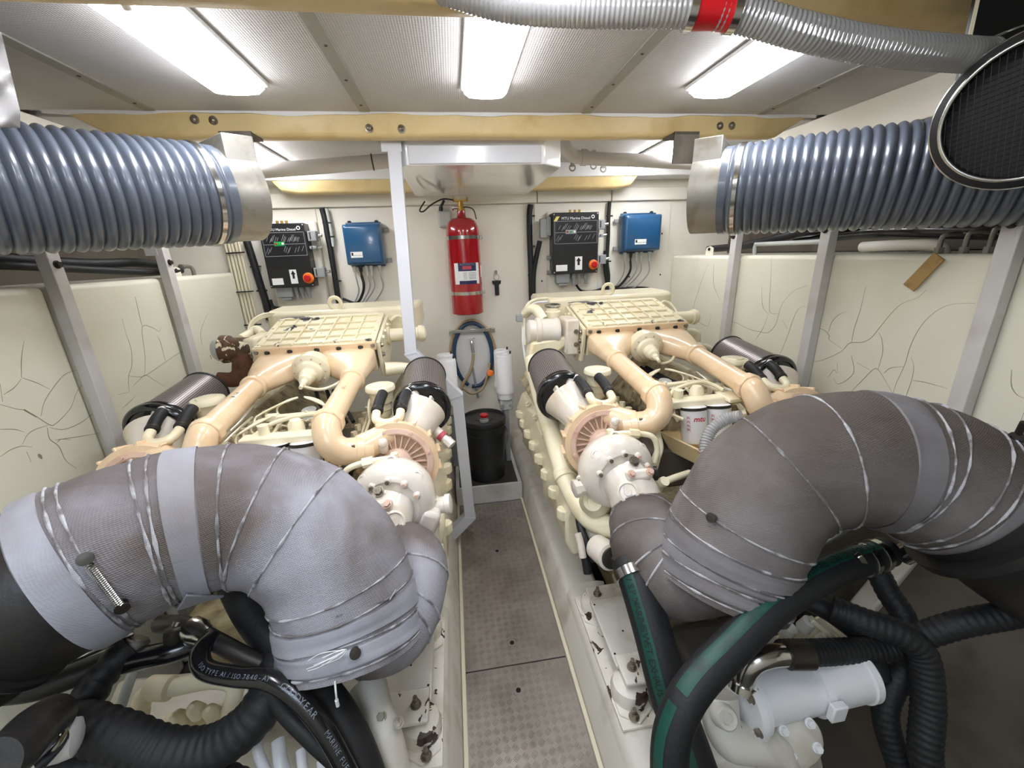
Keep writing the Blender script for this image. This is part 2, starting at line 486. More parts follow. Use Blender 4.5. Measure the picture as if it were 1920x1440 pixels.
beam(3.03, 3.12, -1.15, 1.42, 'gold painted beam along the back bulkhead, farthest of the ceiling beams', zb=2.022)

# side linings: tanks, fascia boards
for side, wall, xf, hx, sg in (('left', wl, XL, HL, -1), ('right', wr, XR, HR, 1)):
    ys = [-1.3, 0.46, 1.10, 1.78, 2.42, YB - 0.002]
    for i in range(len(ys) - 1):
        mb = MB().bb((xf, ys[i] + 0.006, -0.35 if (i > 2 or sg < 0) else 0.60), (hx, ys[i + 1] - 0.006, 1.55 if sg < 0 else 1.545))
        mb.build('tank_panel', 'tank_paint', wall, bevel=0.022, seg=3)
    if sg > 0:      # bare hull and a frame below the short right tank
        MB().rings([[V((xf + 0.02, y, 0.61)), V((hx, y, 0.61)), V((hx, y, -0.34)), V((1.28, y, -0.34))] for y in (-1.28, 1.72)]).build('bilge_side', 'hull_dark', wall)
        for y in (0.45, 1.08):
            MB().rings([[V((xf + 0.0, y + k, 0.60)), V((xf + 0.1, y + k, 0.60)), V((1.35, y + k, -0.34)), V((1.22, y + k, -0.34))] for k in (-0.04, 0.04)]).build('hull_frame', 'bed_paint', wall, bevel=0.01)
    # inner lining above the recess
    MB().bb((hx - sg * 0.02, -1.3, 1.55), (hx, YB, CEIL)).build('hull_lining', 'hull_dark', wall)
    xi = 1.86 if sg > 0 else -1.58
    MB().bb((xi, -1.3, 2.045), (xi + sg * 0.03, YB, CEIL)).build('fascia', 'wall_paint', wall, bevel=0.004)
    MB().bb((xi + sg * 0.02, -1.3, 2.0), (hx, YB, 2.03)).build('ledge', 'hull_dark', wall)

def cracks(wall, X, lines, off, w=0.0013):
    mb = MB()
    for ln in lines:
        pts = [at(x, y, X=X) + V((off, 0, 0)) for x, y in ln]
        mb.tube(pts, lambda t: w * (0.45 + 0.55 * math.sin(PI * min(1, t * 1.1 + 0.05))), n=5, seg=5)
    stuff(mb.build('paint_crack', 'crack', wall))
z4 = lambda L: [(x / 3.0, 400 + y / 3.0) for x, y in L]
cracks(wl, XL, [z4(q) for q in (
    [(0, 1075), (90, 1100), (140, 1108), (200, 1140), (280, 1190), (310, 1185), (350, 1150), (400, 1090), (430, 1010), (470, 960), (525, 930)],
    [(230, 1140), (250, 1060), (300, 980), (360, 910), (420, 885), (500, 865)],
    [(280, 1205), (360, 1215), (450, 1180), (520, 1130), (600, 1100)],
    [(125, 925), (210, 955), (280, 990)], [(120, 925), (120, 820), (135, 715)], [(20, 1020), (80, 980), (120, 930)],
    [(0, 1215), (80, 1215), (135, 1230)], [(280, 1190), (200, 1215), (155, 1245), (125, 1300)], [(0, 1370), (60, 1330), (120, 1310), (180, 1315)],
    [(310, 1275), (380, 1265), (480, 1250), (640, 1220)], [(265, 1205), (280, 1270), (330, 1310), (370, 1390), (430, 1435)],
    [(150, 1340), (175, 1400)], [(0, 960), (15, 1060)], [(320, 1290), (345, 1270), (400, 1275)],
    [(725, 915), (790, 920), (830, 905), (910, 850), (1000, 790), (1075, 755)], [(725, 1000), (722, 920), (740, 860), (738, 770), (710, 680), (685, 590)],
    [(815, 905), (815, 800), (800, 640), (860, 645), (895, 665), (905, 640)], [(750, 970), (790, 930), (820, 910), (870, 940), (925, 975)],
    [(665, 1020), (725, 1005)], [(690, 1095), (730, 1060), (760, 1030)], [(930, 830), (900, 720), (885, 690)], [(760, 470), (790, 600), (800, 640)],
    [(1135, 740), (1130, 660), (1165, 570)])], 0.0)
cracks(wl, XL, [z4([(215, 1355), (225, 1368), (235, 1380)]), z4([(1180, 798), (1190, 820)]), z4([(135, 1105), (205, 1145)])], 0.0, w=0.005)
zr = lambda L: [(1280 + x / 3.0, 400 + y / 3.0) for x, y in L]
cracks(wr, XR, [zr(q) for q in (
    [(700, 830), (770, 830), (850, 800), (900, 770), (940, 730), (1010, 725), (1060, 700), (1110, 640), (1180, 555), (1240, 505), (1320, 475), (1370, 430)],
    [(950, 725), (965, 650), (1000, 540), (1030, 410)], [(740, 635), (800, 660), (825, 690), (825, 710), (895, 760)], [(820, 670), (840, 610), (880, 570), (915, 555)],
    [(1175, 1045), (1200, 960), (1250, 850), (1280, 750), (1330, 650), (1400, 570), (1500, 515), (1645, 505)],
    [(940, 1010), (1000, 950), (1070, 880), (1100, 880), (1140, 940), (1180, 1010)], [(1100, 875), (1125, 780), (1120, 710), (1105, 670)],
    [(1130, 900), (1170, 870), (1240, 862)], [(1240, 1080), (1260, 1020), (1290, 930), (1300, 860), (1285, 810)], [(1295, 940), (1360, 950), (1490, 985)],
    [(950, 800), (960, 900), (880, 960), (850, 930)], [(820, 920), (850, 880), (865, 900)], [(980, 840), (1050, 880)], [(870, 840), (870, 900)],
    [(245, 605), (300, 615), (370, 650), (430, 665), (480, 670), (520, 630), (540, 570), (560, 510), (620, 440), (700, 405)],
    [(540, 565), (490, 550), (495, 400), (500, 250)], [(480, 565), (450, 520), (445, 410)], [(410, 710), (450, 650), (485, 560)],
    [(545, 800), (590, 690), (620, 600), (650, 540), (690, 520)], [(560, 600), (590, 650)], [(50, 560), (90, 430), (140, 290)], [(175, 290), (175, 400), (210, 490)],
    [(50, 610), (80, 605), (140, 635), (160, 570)], [(1850, 880), (1850, 970), (1880, 1020), (1920, 1040)], [(1890, 1200), (1920, 1120)])], 0.0)

# stanchions bolted to the tank fronts
def stanchion(x, y, label, sg, zt):
    t = thing('stanchion', label, 'stanchion', (x, y, -0.1), 'white stanchions along the tanks')
    MB().bb((x - 0.022, y - 0.026, -0.1), (x + 0.022, y + 0.026, zt)).build('post', 'stanchion', t, bevel=0.003)
    MB().bolt((x - sg * 0.022, y, zt - 0.125), (-sg, 0, 0), 0.011, 0.014).build('bolt', 'bolt_dark', t)
    MB().bb((x - 0.005, y - 0.03, zt - 0.09), (x + sg * 0.06, y - 0.024, zt - 0.0)).build('gusset', 'stanchion', t)
stanchion(-1.475, 1.80, 'white square stanchion on the left tank, nearer of the two on that side', -1, 1.75)
stanchion(-1.475, 2.44, 'white square stanchion on the left tank, nearer the back bulkhead', -1, 1.75)
stanchion(1.735, 2.40, 'white square stanchion on the right tank, farthest of the three there', 1, 1.78)
stanchion(1.735, 1.76, 'white square stanchion on the right tank, middle of the three there', 1, 1.78)
stanchion(1.735, 1.10, 'white square stanchion on the right tank, nearest of the three at the right edge', 1, 1.76)

# hoses lying in the recess above the left tank
for i, (z, r, x, lab) in enumerate(((1.63, 0.022, -1.62, 'thick black hose in the recess above the left tank, behind the stanchions'),
                            (1.60, 0.016, -1.56, 'thin black hose on top of the left tank ending at a pipe elbow'))):
    mb = MB().tube([(x - 0.03, 0.9, z + 0.05), (x, 1.3, z + 0.045), (x, 1.7, z + 0.03), (x + 0.02, 2.1, z + 0.0), (x + 0.03, 2.4, z - 0.02 * i), (x + 0.02, 2.62 + 0.05 * i, z - 0.02)], r, n=10)
    tag(mb.build('hose', 'rubber', bevel=0), lab, 'hose', 'hoses above the left tank')
t = thing('tank_pipe', 'grey steel pipe elbow standing on the left tank near the bulkhead', 'pipe', (-1.56, 2.78, 1.55))
MB().tube([(-1.56, 2.70, 1.6), (-1.56, 2.75, 1.602), (-1.555, 2.79, 1.598), (-1.55, 2.8, 1.58), (-1.55, 2.8, 1.548)], 0.011, n=10).build('pipe', 'galvanised', t)
MB().cyl((-1.56, 2.71, 1.6), (-1.56, 2.73, 1.6), 0.017, n=6).build('nut', 'galvanised', t)
t = thing('lifting_lug', 'small grey lug plate with a hole on top of the left tank', 'lug', (-1.53, 2.6, 1.55))
MB().prism([(-0.04, 0), (0.04, 0), (0.035, 0.045), (0.0, 0.055), (-0.035, 0.045)], (-1.53, 2.6, 1.549), (0, 1, 0), (0, 0, 1), (0.006, 0, 0)).build('plate', 'tank_paint', t, bevel=0.002)
MB().cyl((-1.537, 2.6, 1.585), (-1.523, 2.6, 1.585), 0.009, n=12).build('hole', 'black_matte', t)
t = thing('lifting_lug', 'small pale lug plate with a hole on top of the right tank', 'lug', (1.79, 2.75, 1.545))
MB().prism([(-0.045, 0), (0.045, 0), (0.04, 0.05), (0.0, 0.062), (-0.04, 0.05)], (1.79, 2.75, 1.544), (0, 1, 0), (0, 0, 1), (0.006, 0, 0)).build('plate', 'tank_paint', t, bevel=0.002)
MB().cyl((1.783, 2.75, 1.585), (1.8, 2.75, 1.585), 0.01, n=12).build('hole', 'black_matte', t)
# right tank top: black hoses, valve stems, sight pipe
mb = MB().tube([(1.88, 2.9, 1.585), (1.86, 2.5, 1.6), (1.88, 2.2, 1.64), (1.9, 1.9, 1.7), (1.92, 1.5, 1.7), (1.9, 1.1, 1.69), (1.9, 0.8, 1.7)], 0.024, n=10)
tag(mb.build('hose', 'rubber'), 'thick black hose sagging above the right tank under the duct', 'hose', 'hoses above the right tank')
mb = MB().tube([(1.97, 2.2, 1.62), (1.96, 1.8, 1.64), (1.93, 1.5, 1.63), (1.9, 1.2, 1.61), (1.88, 1.0, 1.6), (1.9, 0.7, 1.62)], 0.03, n=10)
tag(mb.build('hose', 'rubber_gloss'), 'glossy black hose low over the right tank behind the valve stems', 'hose', 'hoses above the right tank')
t = thing('sight_pipe', 'pale horizontal pipe frame on top of the right tank between two stanchions', 'pipe', (1.82, 2.1, 1.545))
MB().tube([(1.82, 2.34, 1.545), (1.82, 2.34, 1.6), (1.82, 2.3, 1.605), (1.82, 1.95, 1.605), (1.82, 1.86, 1.605), (1.82, 1.84, 1.59), (1.82, 1.84, 1.545)], 0.012, n=10, seg=4).build('pipe', 'grey_light', t)
t = thing('white_sleeve', 'white pipe sleeve lying on the right tank beside the middle stanchion', 'pipe', (1.9, 1.6, 1.545))
MB().tube([(1.9, 1.74, 1.575), (1.9, 1.6, 1.578), (1.9, 1.45, 1.575), (1.9, 1.41, 1.56), (1.9, 1.405, 1.53)], 0.022, n=12).build('sleeve', 'wall_paint', t)
for i, (y, h, k) in enumerate(((1.36, 0.055, 'first'), (1.28, 0.06, 'second'), (1.21, 0.07, 'third'))):
    t = thing('valve_stem', 'small steel elbow fitting on the right tank, %s from the middle stanchion' % k, 'fitting', (1.82, y, 1.545), 'steel elbow fittings on the right tank')
    MB().tube([(1.82, y, 1.545), (1.82, y, 1.545 + h), (1.83, y - 0.008, 1.545 + h + 0.012), (1.87, y - 0.02, 1.545 + h + 0.014)], 0.008, n=10, seg=4).build('pipe', 'galvanised', t)
    MB().cyl((1.82, y, 1.545), (1.82, y, 1.567), 0.015, n=6).build('nut', 'galvanised', t)
a = [at(x, y, X=1.745) for x, y in ((1753, 473), (1772, 487), (1714, 546), (1695, 533))]
mb = MB(); mb.rings([[p for p in a], [p + V((-0.004, 0, 0)) for p in a]])
tg = mb.build('paper_tag', 'paper_tag'); tag(tg, 'brown strip of tape hanging off the top of the right tank', 'tag')

# engine beds either side of the walkway
def bed(sg, label):
    mx = lambda x: x if sg > 0 else 2 * XM - x
    t = thing('engine_bed', label, 'engine bed', (mx(0.48), 1.6, -0.35))
    prof = [(0.362, -0.35), (0.362, 0.0), (0.372, 0.04), (0.396, 0.125), (0.412, 0.15), (0.44, 0.157), (0.53, 0.157), (0.56, 0.12), (0.57, -0.35)]
    rs = [[V((mx(x), y, z)) for x, z in prof] for y in (0.2, 1.45, 2.6, YB - 0.01)]
    MB().rings(rs).build('bed', 'bed_paint', t, angle=60)
    prof = [(0.37, 0.0), (0.40, 0.14), (0.412, 0.162), (0.43, 0.170), (0.535, 0.170), (0.57, 0.16), (0.585, 0.1), (0.585, -0.3)]
    rs = [[V((mx(x), y, z if y > 0.3 else z)) for x, z in prof] for y in (0.2, 1.40)]
    rs.append([V((mx(x + 0.01), 1.43, z - 0.004)) for x, z in prof])
    MB().rings(rs).build('pad', 'bed_paint', t, angle=60)
    MB().bb((mx(0.346), 0.2, -0.02), (mx(0.362), 2.4, 0.012)).build('edge_strip', 'cable_cream', t, bevel=0.003)
    return t
bed(-1, 'white painted engine bed to the left of the tread plate walkway')
bed(1, 'white painted engine bed to the right of the tread plate walkway')

# tread plate walkway: two plates with raised bars and finger holes
def tread(y0, y1, label, holes):
    t = thing('tread_plate', label, 'floor plate', (XM, (y0 + y1) / 2, -0.006), 'tread plates of the walkway')
    x0, x1 = -0.075, 0.345
    MB().bb((x0, y0, -0.006), (x1, y1, 0.0)).build('plate', 'tread_plate', t)
    mb = MB(); p = 0.030
    nx = int((x1 - x0) / p) + 2; ny = int((y1 - y0) / p) + 2
    for i in range(nx):
        for j in range(ny):
            cx = x0 + (i + 0.5) * p; cy = y0 + (j + 0.5) * p
            a = PI / 4 if (i + j) % 2 else -PI / 4
            d = V((math.cos(a), math.sin(a), 0)); e = V((-d.y, d.x, 0))
            for k in range(-2, 3):
                q = V((cx, cy, 0)) + e * (k * 0.0048)
                h = 0.0125 * (1 - 0.1 * abs(k)); w = 0.0016
                if not (x0 + 0.012 < q.x < x1 - 0.012 and y0 + 0.012 < q.y < y1 - 0.012): continue
                if any((q - V((hx, hy, 0))).length < 0.018 for hx, hy in holes): continue
                mb.add([q - d * h, q + e * w, q + d * h, q - e * w, q + V((0, 0, 0.0016)) - d * h * 0.5, q + V((0, 0, 0.0016)) + d * h * 0.5],
                       [(0, 3, 5, 4), (0, 4, 1), (1, 4, 5, 2), (3, 2, 5)])
    stuff(mb.build('tread_bars', 'tread_plate', t, smooth=False))
    for hx, hy in holes:
        MB().lathe((hx, hy, -0.004), (0, 0, 1), [(0.0095, 0), (0.0095, 0.0046)], n=20).build('finger_hole', 'black_matte', t)
h = [at(x, y, Z=0) for x, y in ((932, 1033), (960, 1205), (972, 1294))]
tread(1.228, 2.375, 'long grey aluminium tread plate in the middle of the walkway', [(h[0].x, h[0].y), (h[1].x, h[1].y)])
tread(0.2, 1.222, 'grey aluminium tread plate nearest the viewer at the bottom edge', [(h[2].x, h[2].y)])

# step at the end of the walkway
t = thing('step', 'pale grey step box at the far end of the walkway', 'step', (XM, 2.8, 0))
MB().bb((-0.084, 2.39, -0.3), (0.359, YB - 0.003, 0.125)).build('box', 'step_grey', t, bevel=0.004)
MB().bb((-0.085, 2.382, 0.0), (0.36, 2.392, 0.135)).build('front_lip', 'step_grey', t, bevel=0.003)
MB().bb((-0.06, 2.41, 0.125), (0.335, YB - 0.01, 0.1285)).build('mat', 'grime_floor', t)

# fluorescent lights
def light(x0, x1, y0, y1, label, dz=0.05):
    xm = (x0 + x1) / 2
    t = thing('ceiling_light', label, 'ceiling light', (xm, (y0 + y1) / 2, CEIL), 'fluorescent ceiling lights')
    MB().bb((x0 - 0.008, y0 - 0.03, CEIL - 0.016), (x1 + 0.008, y1 + 0.012, CEIL - 0.002)).build('housing', 'white_plastic', t, bevel=0.005)
    w = (x1 - x0) / 2; prof = [(-w, 0), (-w * 0.96, -dz * 0.5), (-w * 0.75, -dz * 0.9), (-w * 0.3, -dz), (w * 0.3, -dz), (w * 0.75, -dz * 0.9), (w * 0.96, -dz * 0.5), (w, 0)]
    rs = []
    for y, k in ((y0 + 0.03, 0.75), (y0 + 0.045, 1.0), (y1 - 0.04, 1.0), (y1 - 0.015, 0.85), (y1, 0.5)):
        rs.append([V((xm + px * (0.9 + 0.1 * k), y, CEIL - 0.016 + pz * k * 0.75)) for px, pz in prof])
    MB().rings(rs).build('diffuser', 'diffuser', t, angle=60)
    MB().bb((x0 + 0.005, y0 - 0.02, CEIL - 0.045), (x1 - 0.005, y0 + 0.03, CEIL - 0.014)).build('end_cap', 'white_plastic', t, bevel=0.008)
    MB().cyl((xm + 0.01, y0 + 0.02, CEIL - 0.035), (xm + 0.01, y0 + 0.035, CEIL - 0.05), 0.012, n=14).build('lamp_holder', 'white_plastic', t)
light(-0.745, -0.575, 1.16, 1.72, 'lit fluorescent light on the ceiling at upper left before the middle beam')
light(0.09, 0.25, 1.16, 1.73, 'lit fluorescent light on the ceiling in the middle before the beam')
light(0.945, 1.115, 1.16, 1.70, 'lit fluorescent light on the ceiling at upper right behind the clear hose')
light(-1.075, -0.93, 2.22, 3.0, 'lit fluorescent light beyond the beam on the left, crossed by a pipe')
light(1.26, 1.40, 2.22, 3.0, 'lit fluorescent light beyond the beam on the right, crossed by a pipe')
light(-0.745, -0.575, 0.3, 0.86, 'lit fluorescent light added out of view above the viewpoint on the left')  # unseen light, added to brighten the foreground lagging
light(0.09, 0.25, 0.3, 0.86, 'lit fluorescent light added out of view above the viewpoint in the middle')  # second unseen light, added for the same foreground brightening

# ================================================================ back bulkhead
BY = YB - 0.001
# trim channel in three lengths
for i, (xa, xb) in enumerate(((HL + 0.3, 0.655), (0.662, 1.225), (1.232, HR - 0.3))):
    mb = MB().bb((xa, BY - 0.03, 1.955), (xb, BY, 2.045))
    struct(mb.build('trim_%d' % (i + 1), 'wall_paint', bevel=0.005))
# raised panels on the bulkhead
for (xa, xb, za, zb) in ((-1.47, -0.9, 0.2, 1.95), (-0.895, -0.37, 0.2, 1.95), (-0.365, 0.59, 0.2, 1.952), (0.64, 1.72, 0.2, 1.95)):
    MB().bb((xa, BY - 0.006, za), (xb, BY, zb)).build('lining_panel', 'wall_paint', wb, bevel=0.002)
for (x, y) in ((1180, 519), (1241, 438), (1238, 515), (1016, 527)):
    p = at(x, y, Y=BY - 0.007)
    MB().lathe(p, (0, -1, 0), [(0.007, 0), (0.005, 0.002), (0.001, 0.003)], n=8).build('screw', 'bolt_dark', wb)
FY = BY - 0.007
def wallpt(x, y, d=0.0):
    return at(x, y, Y=FY - d)

# red extinguisher cylinder
ex = at(873, 500, Y=3.06); EX = V((ex.x - 0.005, 3.055, 0))
z0 = at(882, 590, Y=2.97).z; z1 = at(866, 408, Y=3.05).z
t = thing('fire_extinguisher', 'tall red fire extinguisher cylinder strapped to the back bulkhead', 'fire extinguisher', (EX.x, EX.y, z0))
R = 0.116
MB().lathe((EX.x, EX.y, z0), (0, 0, 1), [(R - 0.008, 0), (R, 0.006), (R, z1 - z0 - 0.10), (R * 0.97, z1 - z0 - 0.065), (R * 0.85, z1 - z0 - 0.03), (R * 0.6, z1 - z0 - 0.006), (0.035, z1 - z0), (0.028, z1 - z0 + 0.012), (0.028, z1 - z0 + 0.045)], n=48).build('cylinder', 'red_paint', t)
for f in (0.23, 0.80):
    zz = z0 + (z1 - z0) * f
    b = MB().lathe((EX.x, EX.y, zz), (0, 0, 1), [(R + 0.0005, -0.012), (R + 0.002, -0.0115), (R + 0.002, 0.0115), (R + 0.0005, 0.012)], n=48, cap0=False, cap1=False).build('strap', 'stainless', t)
    MB().bb((EX.x + R - 0.01, EX.y - 0.02, zz - 0.014), (EX.x + R + 0.02, EX.y + 0.02, zz + 0.014)).build('strap_clamp', 'stainless', b, bevel=0.003)
    MB().bb((EX.x - 0.06, EX.y + 0.08, zz - 0.03), (EX.x + 0.06, FY, zz + 0.03)).build('wall_bracket', 'galvanised', t)
zv = z1 + 0.045
v = MB().cyl((EX.x, EX.y, zv), (EX.x, EX.y, zv + 0.03), 0.024, n=8).cyl((EX.x, EX.y, zv + 0.03), (EX.x, EX.y, zv + 0.06), 0.017, n=14).build('valve', 'brass', t)
MB().cyl((EX.x - 0.055, EX.y, zv + 0.02), (EX.x + 0.01, EX.y, zv + 0.02), 0.011, n=12).cyl((EX.x - 0.06, EX.y, zv + 0.02), (EX.x - 0.05, EX.y, zv + 0.02), 0.018, n=12).build('side_port', 'chrome', v)
MB().tube([(EX.x + 0.01, EX.y - 0.01, zv + 0.02), (EX.x + 0.05, EX.y - 0.01, zv + 0.02), (EX.x + 0.085, EX.y - 0.02, zv), (EX.x + 0.1, EX.y - 0.03, zv - 0.06)], 0.004, n=8).build('trigger_cable', 'bolt_dark', v)
MB().bb((EX.x - 0.05, EX.y - 0.012, zv + 0.058), (EX.x + 0.05, EX.y + 0.012, zv + 0.07)).bb((EX.x - 0.05, EX.y - 0.012, zv + 0.058), (EX.x - 0.042, EX.y + 0.012, zv + 0.085)).bb((EX.x + 0.042, EX.y - 0.012, zv + 0.058), (EX.x + 0.05, EX.y + 0.012, zv + 0.085)).build('bracket', 'brass', v)
MB().tube([(EX.x - 0.05, EX.y, zv + 0.07), (EX.x - 0.12, EX.y, zv + 0.075), (EX.x - 0.2, EX.y - 0.01, zv + 0.04), (EX.x - 0.255, EX.y - 0.01, zv + 0.0), (EX.x - 0.28, EX.y, zv + 0.01), (EX.x - 0.24, EX.y, zv + 0.065)], 0.005, n=8).build('hose_tail', 'rubber', v)
# curved paper label
def curved(mb, a0, a1, za, zb, rr, n=14):
    rs = [[V((EX.x + rr * math.sin(a), EX.y - rr * math.cos(a), z)) for z in (za, zb)] for a in [a0 + (a1 - a0) * i / n for i in range(n + 1)]]
    o = len(mb.v)
    for r in rs: mb.v += r
    for i in range(n): mb.f.append((o + 2 * i, o + 2 * i + 2, o + 2 * i + 3, o + 2 * i + 1))
    return mb
zl0 = at(878, 533, Y=2.94).z; zl1 = at(876, 493, Y=2.94).z; h = zl1 - zl0
lb = curved(MB(), -0.72, 0.92, zl0, zl1, R + 0.0006).build('paper_label', 'label_white', t)
curved(MB(), -0.45, 0.68, zl0 + h * 0.62, zl1, R + 0.0012).build('navy_print', 'label_navy', lb)
curved(MB(), -0.42, 0.68, zl0, zl0 + h * 0.17, R + 0.0012).build('navy_print', 'label_navy', lb)
curved(MB(), -0.18, 0.36, zl0 + h * 0.70, zl0 + h * 0.86, R + 0.0018).build('red_print', 'label_red', lb)
mb = MB(); 
cb = lambda zc: (lambda x, y: V((EX.x + (R + 0.0024) * math.sin(0.1 + x / R), EX.y - (R + 0.0024) * math.cos(0.1 + x / R), zc + y)))
text(mb, 'AUTOMATIC', (0, 0, 0), (1, 0, 0), (0, 0, 1), 0.018, bend=cb(zl0 + h * 0.93))
for k in range(5):
    curved(mb, 0.15, 0.66, zl0 + h * (0.24 + 0.07 * k), zl0 + h * (0.265 + 0.07 * k), R + 0.0012)
    curved(mb, -0.15, 0.08, zl0 + h * (0.24 + 0.07 * k), zl0 + h * (0.265 + 0.07 * k), R + 0.0012)
mb.build('lettering', 'print_grey', lb)
curved(MB(), 1.15, 1.45, zl0 + h * 0.3, zl0 + h * 0.85, R + 0.0008).build('side_sticker', 'label_white', t)

# small grey junction box beside the valve
p = wallpt(833, 412)
t = thing('junction_box', 'small grey junction box with black gland left of the extinguisher', 'junction box', (p.x, FY, p.z - 0.05))
MB().bb((p.x - 0.045, FY - 0.05, p.z - 0.055), (p.x + 0.05, FY, p.z + 0.055)).build('box', 'grey_light', t, bevel=0.014, seg=3)
MB().cyl((p.x - 0.02, FY - 0.028, p.z + 0.054), (p.x - 0.015, FY - 0.028, p.z + 0.085), 0.014, n=8).cyl((p.x - 0.015, FY - 0.028, p.z + 0.085), (p.x + 0.01, FY - 0.028, p.z + 0.125), 0.009, n=8).build('gland', 'rubber', t)

# black key on a hook
p = wallpt(930, 512)
t = thing('wall_key', 'black plastic key hanging from a ring on the back bulkhead', 'key', (p.x, FY, p.z - 0.16))
MB().bb((p.x - 0.008, FY - 0.014, p.z - 0.01), (p.x + 0.008, FY, p.z + 0.02)).build('hook', 'bolt_steel', t)
MB().torus((p.x, FY - 0.012, p.z - 0.03), (0, 1, 0), 0.021, 0.0022, n=24, m=6).build('ring', 'stainless', t)
MB().prism([(-0.035, -0.055), (0.035, -0.055), (0.03, -0.08), (0.016, -0.085), (0.016, -0.165), (-0.016, -0.165), (-0.016, -0.085), (-0.03, -0.08)], (p.x, FY - 0.002, p.z), (1, 0, 0), (0, 0, 1), (0, -0.016, 0)).build('key', 'rubber', t, bevel=0.003)

# engine control boxes
def control_box(px, label, group, tilt, side):
    (x0, y0), (x1, y1) = px
    a = at(x0, y0, Y=FY - 0.13); b = at(x1, y1, Y=FY - 0.13)
    W, H = b.x - a.x, a.z - b.z
    t = thing('control_box', label, 'control box', (a.x + W / 2, FY, b.z), group)
    yf = FY - 0.13
    o = V((a.x, yf, b.z)); P = lambda u, w, d=0.0: V((a.x + W * u, yf - d, b.z + H * w))
    MB().bb((a.x, yf, b.z), (b.x, FY - 0.025, a.z)).build('case', 'black_box', t, bevel=0.006)
    MB().bb((a.x - 0.02, FY - 0.03, b.z - 0.2), (b.x + 0.05, FY, a.z + 0.02)).build('back_plate', 'wall_paint', t, bevel=0.02)
    face = MB().bb(P(0.0, 0.0, 0.002), P(1, 1, -0.01)).build('front_panel', 'black_box', t, bevel=0.003)
    q = lambda mb, u0, w0, u1, w1, d=0.0028: mb.add([P(u0, w0, d), P(u1, w0, d), P(u1, w1, d), P(u0, w1, d)], [(0, 1, 2, 3)])
    ln = MB(); e = 0.008
    for w in (0.50, 0.68, 0.86): q(ln, 0.04, w, 0.97, w + 0.006)
    for u in (0.04, 0.963): q(ln, u, 0.50, u + e, 0.866)
    sl = lambda u, w, L, th=0.012: ln.add([P(u, w, 0.0028), P(u + th, w, 0.0028), P(u + th + L * 0.75, w + L, 0.0028), P(u + L * 0.75, w + L, 0.0028)], [(0, 1, 2, 3)])
    for u in (0.12, 0.19, 0.22, 0.25, 0.29, 0.35, 0.45, 0.48, 0.51, 0.58, 0.61, 0.64, 0.67, 0.70, 0.73, 0.75, 0.78, 0.80):
        sl(u, 0.725 + 0.012 * math.sin(u * 60), 0.075 + 0.02 * math.sin(u * 31), 0.009)
    for u in (0.07, 0.10, 0.15, 0.46, 0.49, 0.53, 0.56, 0.69, 0.76, 0.86):
        sl(u, 0.555 + 0.02 * math.sin(u * 45), 0.08, 0.009)
    ln.build('diagram', 'print_grey', face)
    tx = MB(); text(tx, 'MTU Marine Diesel', P(0.5, 0.905, 0.003), (1, 0, 0), (0, 0, 1), W * 0.078)
    tx.torus(P(0.87, 0.925, 0.003), (0, 1, 0), 0.010, 0.003, n=18, m=6)
    tx.build('title', 'label_white', face)
    y = MB(); y.add([P(0.02, 0.865, 0.003), P(0.09, 0.865, 0.003), P(0.15, 0.94, 0.003), P(0.08, 0.94, 0.003)], [(0, 1, 2, 3)]); y.build('yellow_sticker', 'yellow_label', face)
    s = MB(); q(s, 0.28, 0.66, 0.51, 0.725, 0.003); s.build('led_strip', 'led_green' if side < 0 else 'grey_plastic', face)
    for k, u in enumerate((0.32, 0.395, 0.47)):
        MB().lathe(P(u, 0.692, 0.003), (0, -1, 0), [(0.008, 0), (0.007, 0.004), (0.001, 0.005)], n=12).build('lamp', ('led_red', 'led_green', 'label_white')[k], face)
    s = MB(); q(s, 0.07, 0.05, 0.32, 0.155); s.build('type_plate', 'label_white', face)
    s = MB(); q(s, 0.49, 0.06, 0.65, 0.285); aw = s.build('arrow_label', 'label_white', face)
    s = MB(); s.add([P(0.545, 0.14, 0.0034), P(0.595, 0.14, 0.0034), P(0.595, 0.21, 0.0034), P(0.625, 0.21, 0.0034), P(0.57, 0.27, 0.0034), P(0.515, 0.21, 0.0034), P(0.545, 0.21, 0.0034)], [(0, 1, 2, 6), (3, 4, 5)])
    s.f[-2:] = [tuple(i + 0 for i in (0, 1, 2, 6)), (5, 3, 4)]
    s.build('arrow_print', 'print_black', face)
    em = MB().lathe(P(0.90, 0.14, 0.002), (0, -1, 0), [(0.036, 0), (0.036, 0.006), (0.03, 0.010)], n=28).build('emergency_switch', 'orange_plastic', t)
    MB().lathe(P(0.90, 0.14, 0.012), (0, -1, 0), [(0.013, 0), (0.013, 0.012), (0.022, 0.014), (0.023, 0.024), (0.018, 0.03)], n=22).build('button', 'red_plastic', em)
    for (u, w) in ((0.03, 0.03), (0.97, 0.03), (0.03, 0.97), (0.97, 0.97)):
        MB().lathe(P(u, w, 0.002), (0, -1, 0), [(0.006, 0), (0.005, 0.003), (0.001, 0.004)], n=8).build('screw', 'stainless', t)
    for u in (0.40, 0.50, 0.60):
        MB().cyl(P(u, 1.0, -0.03), P(u, 1.045, -0.03), 0.009, n=8).build('stub', 'brass', t)
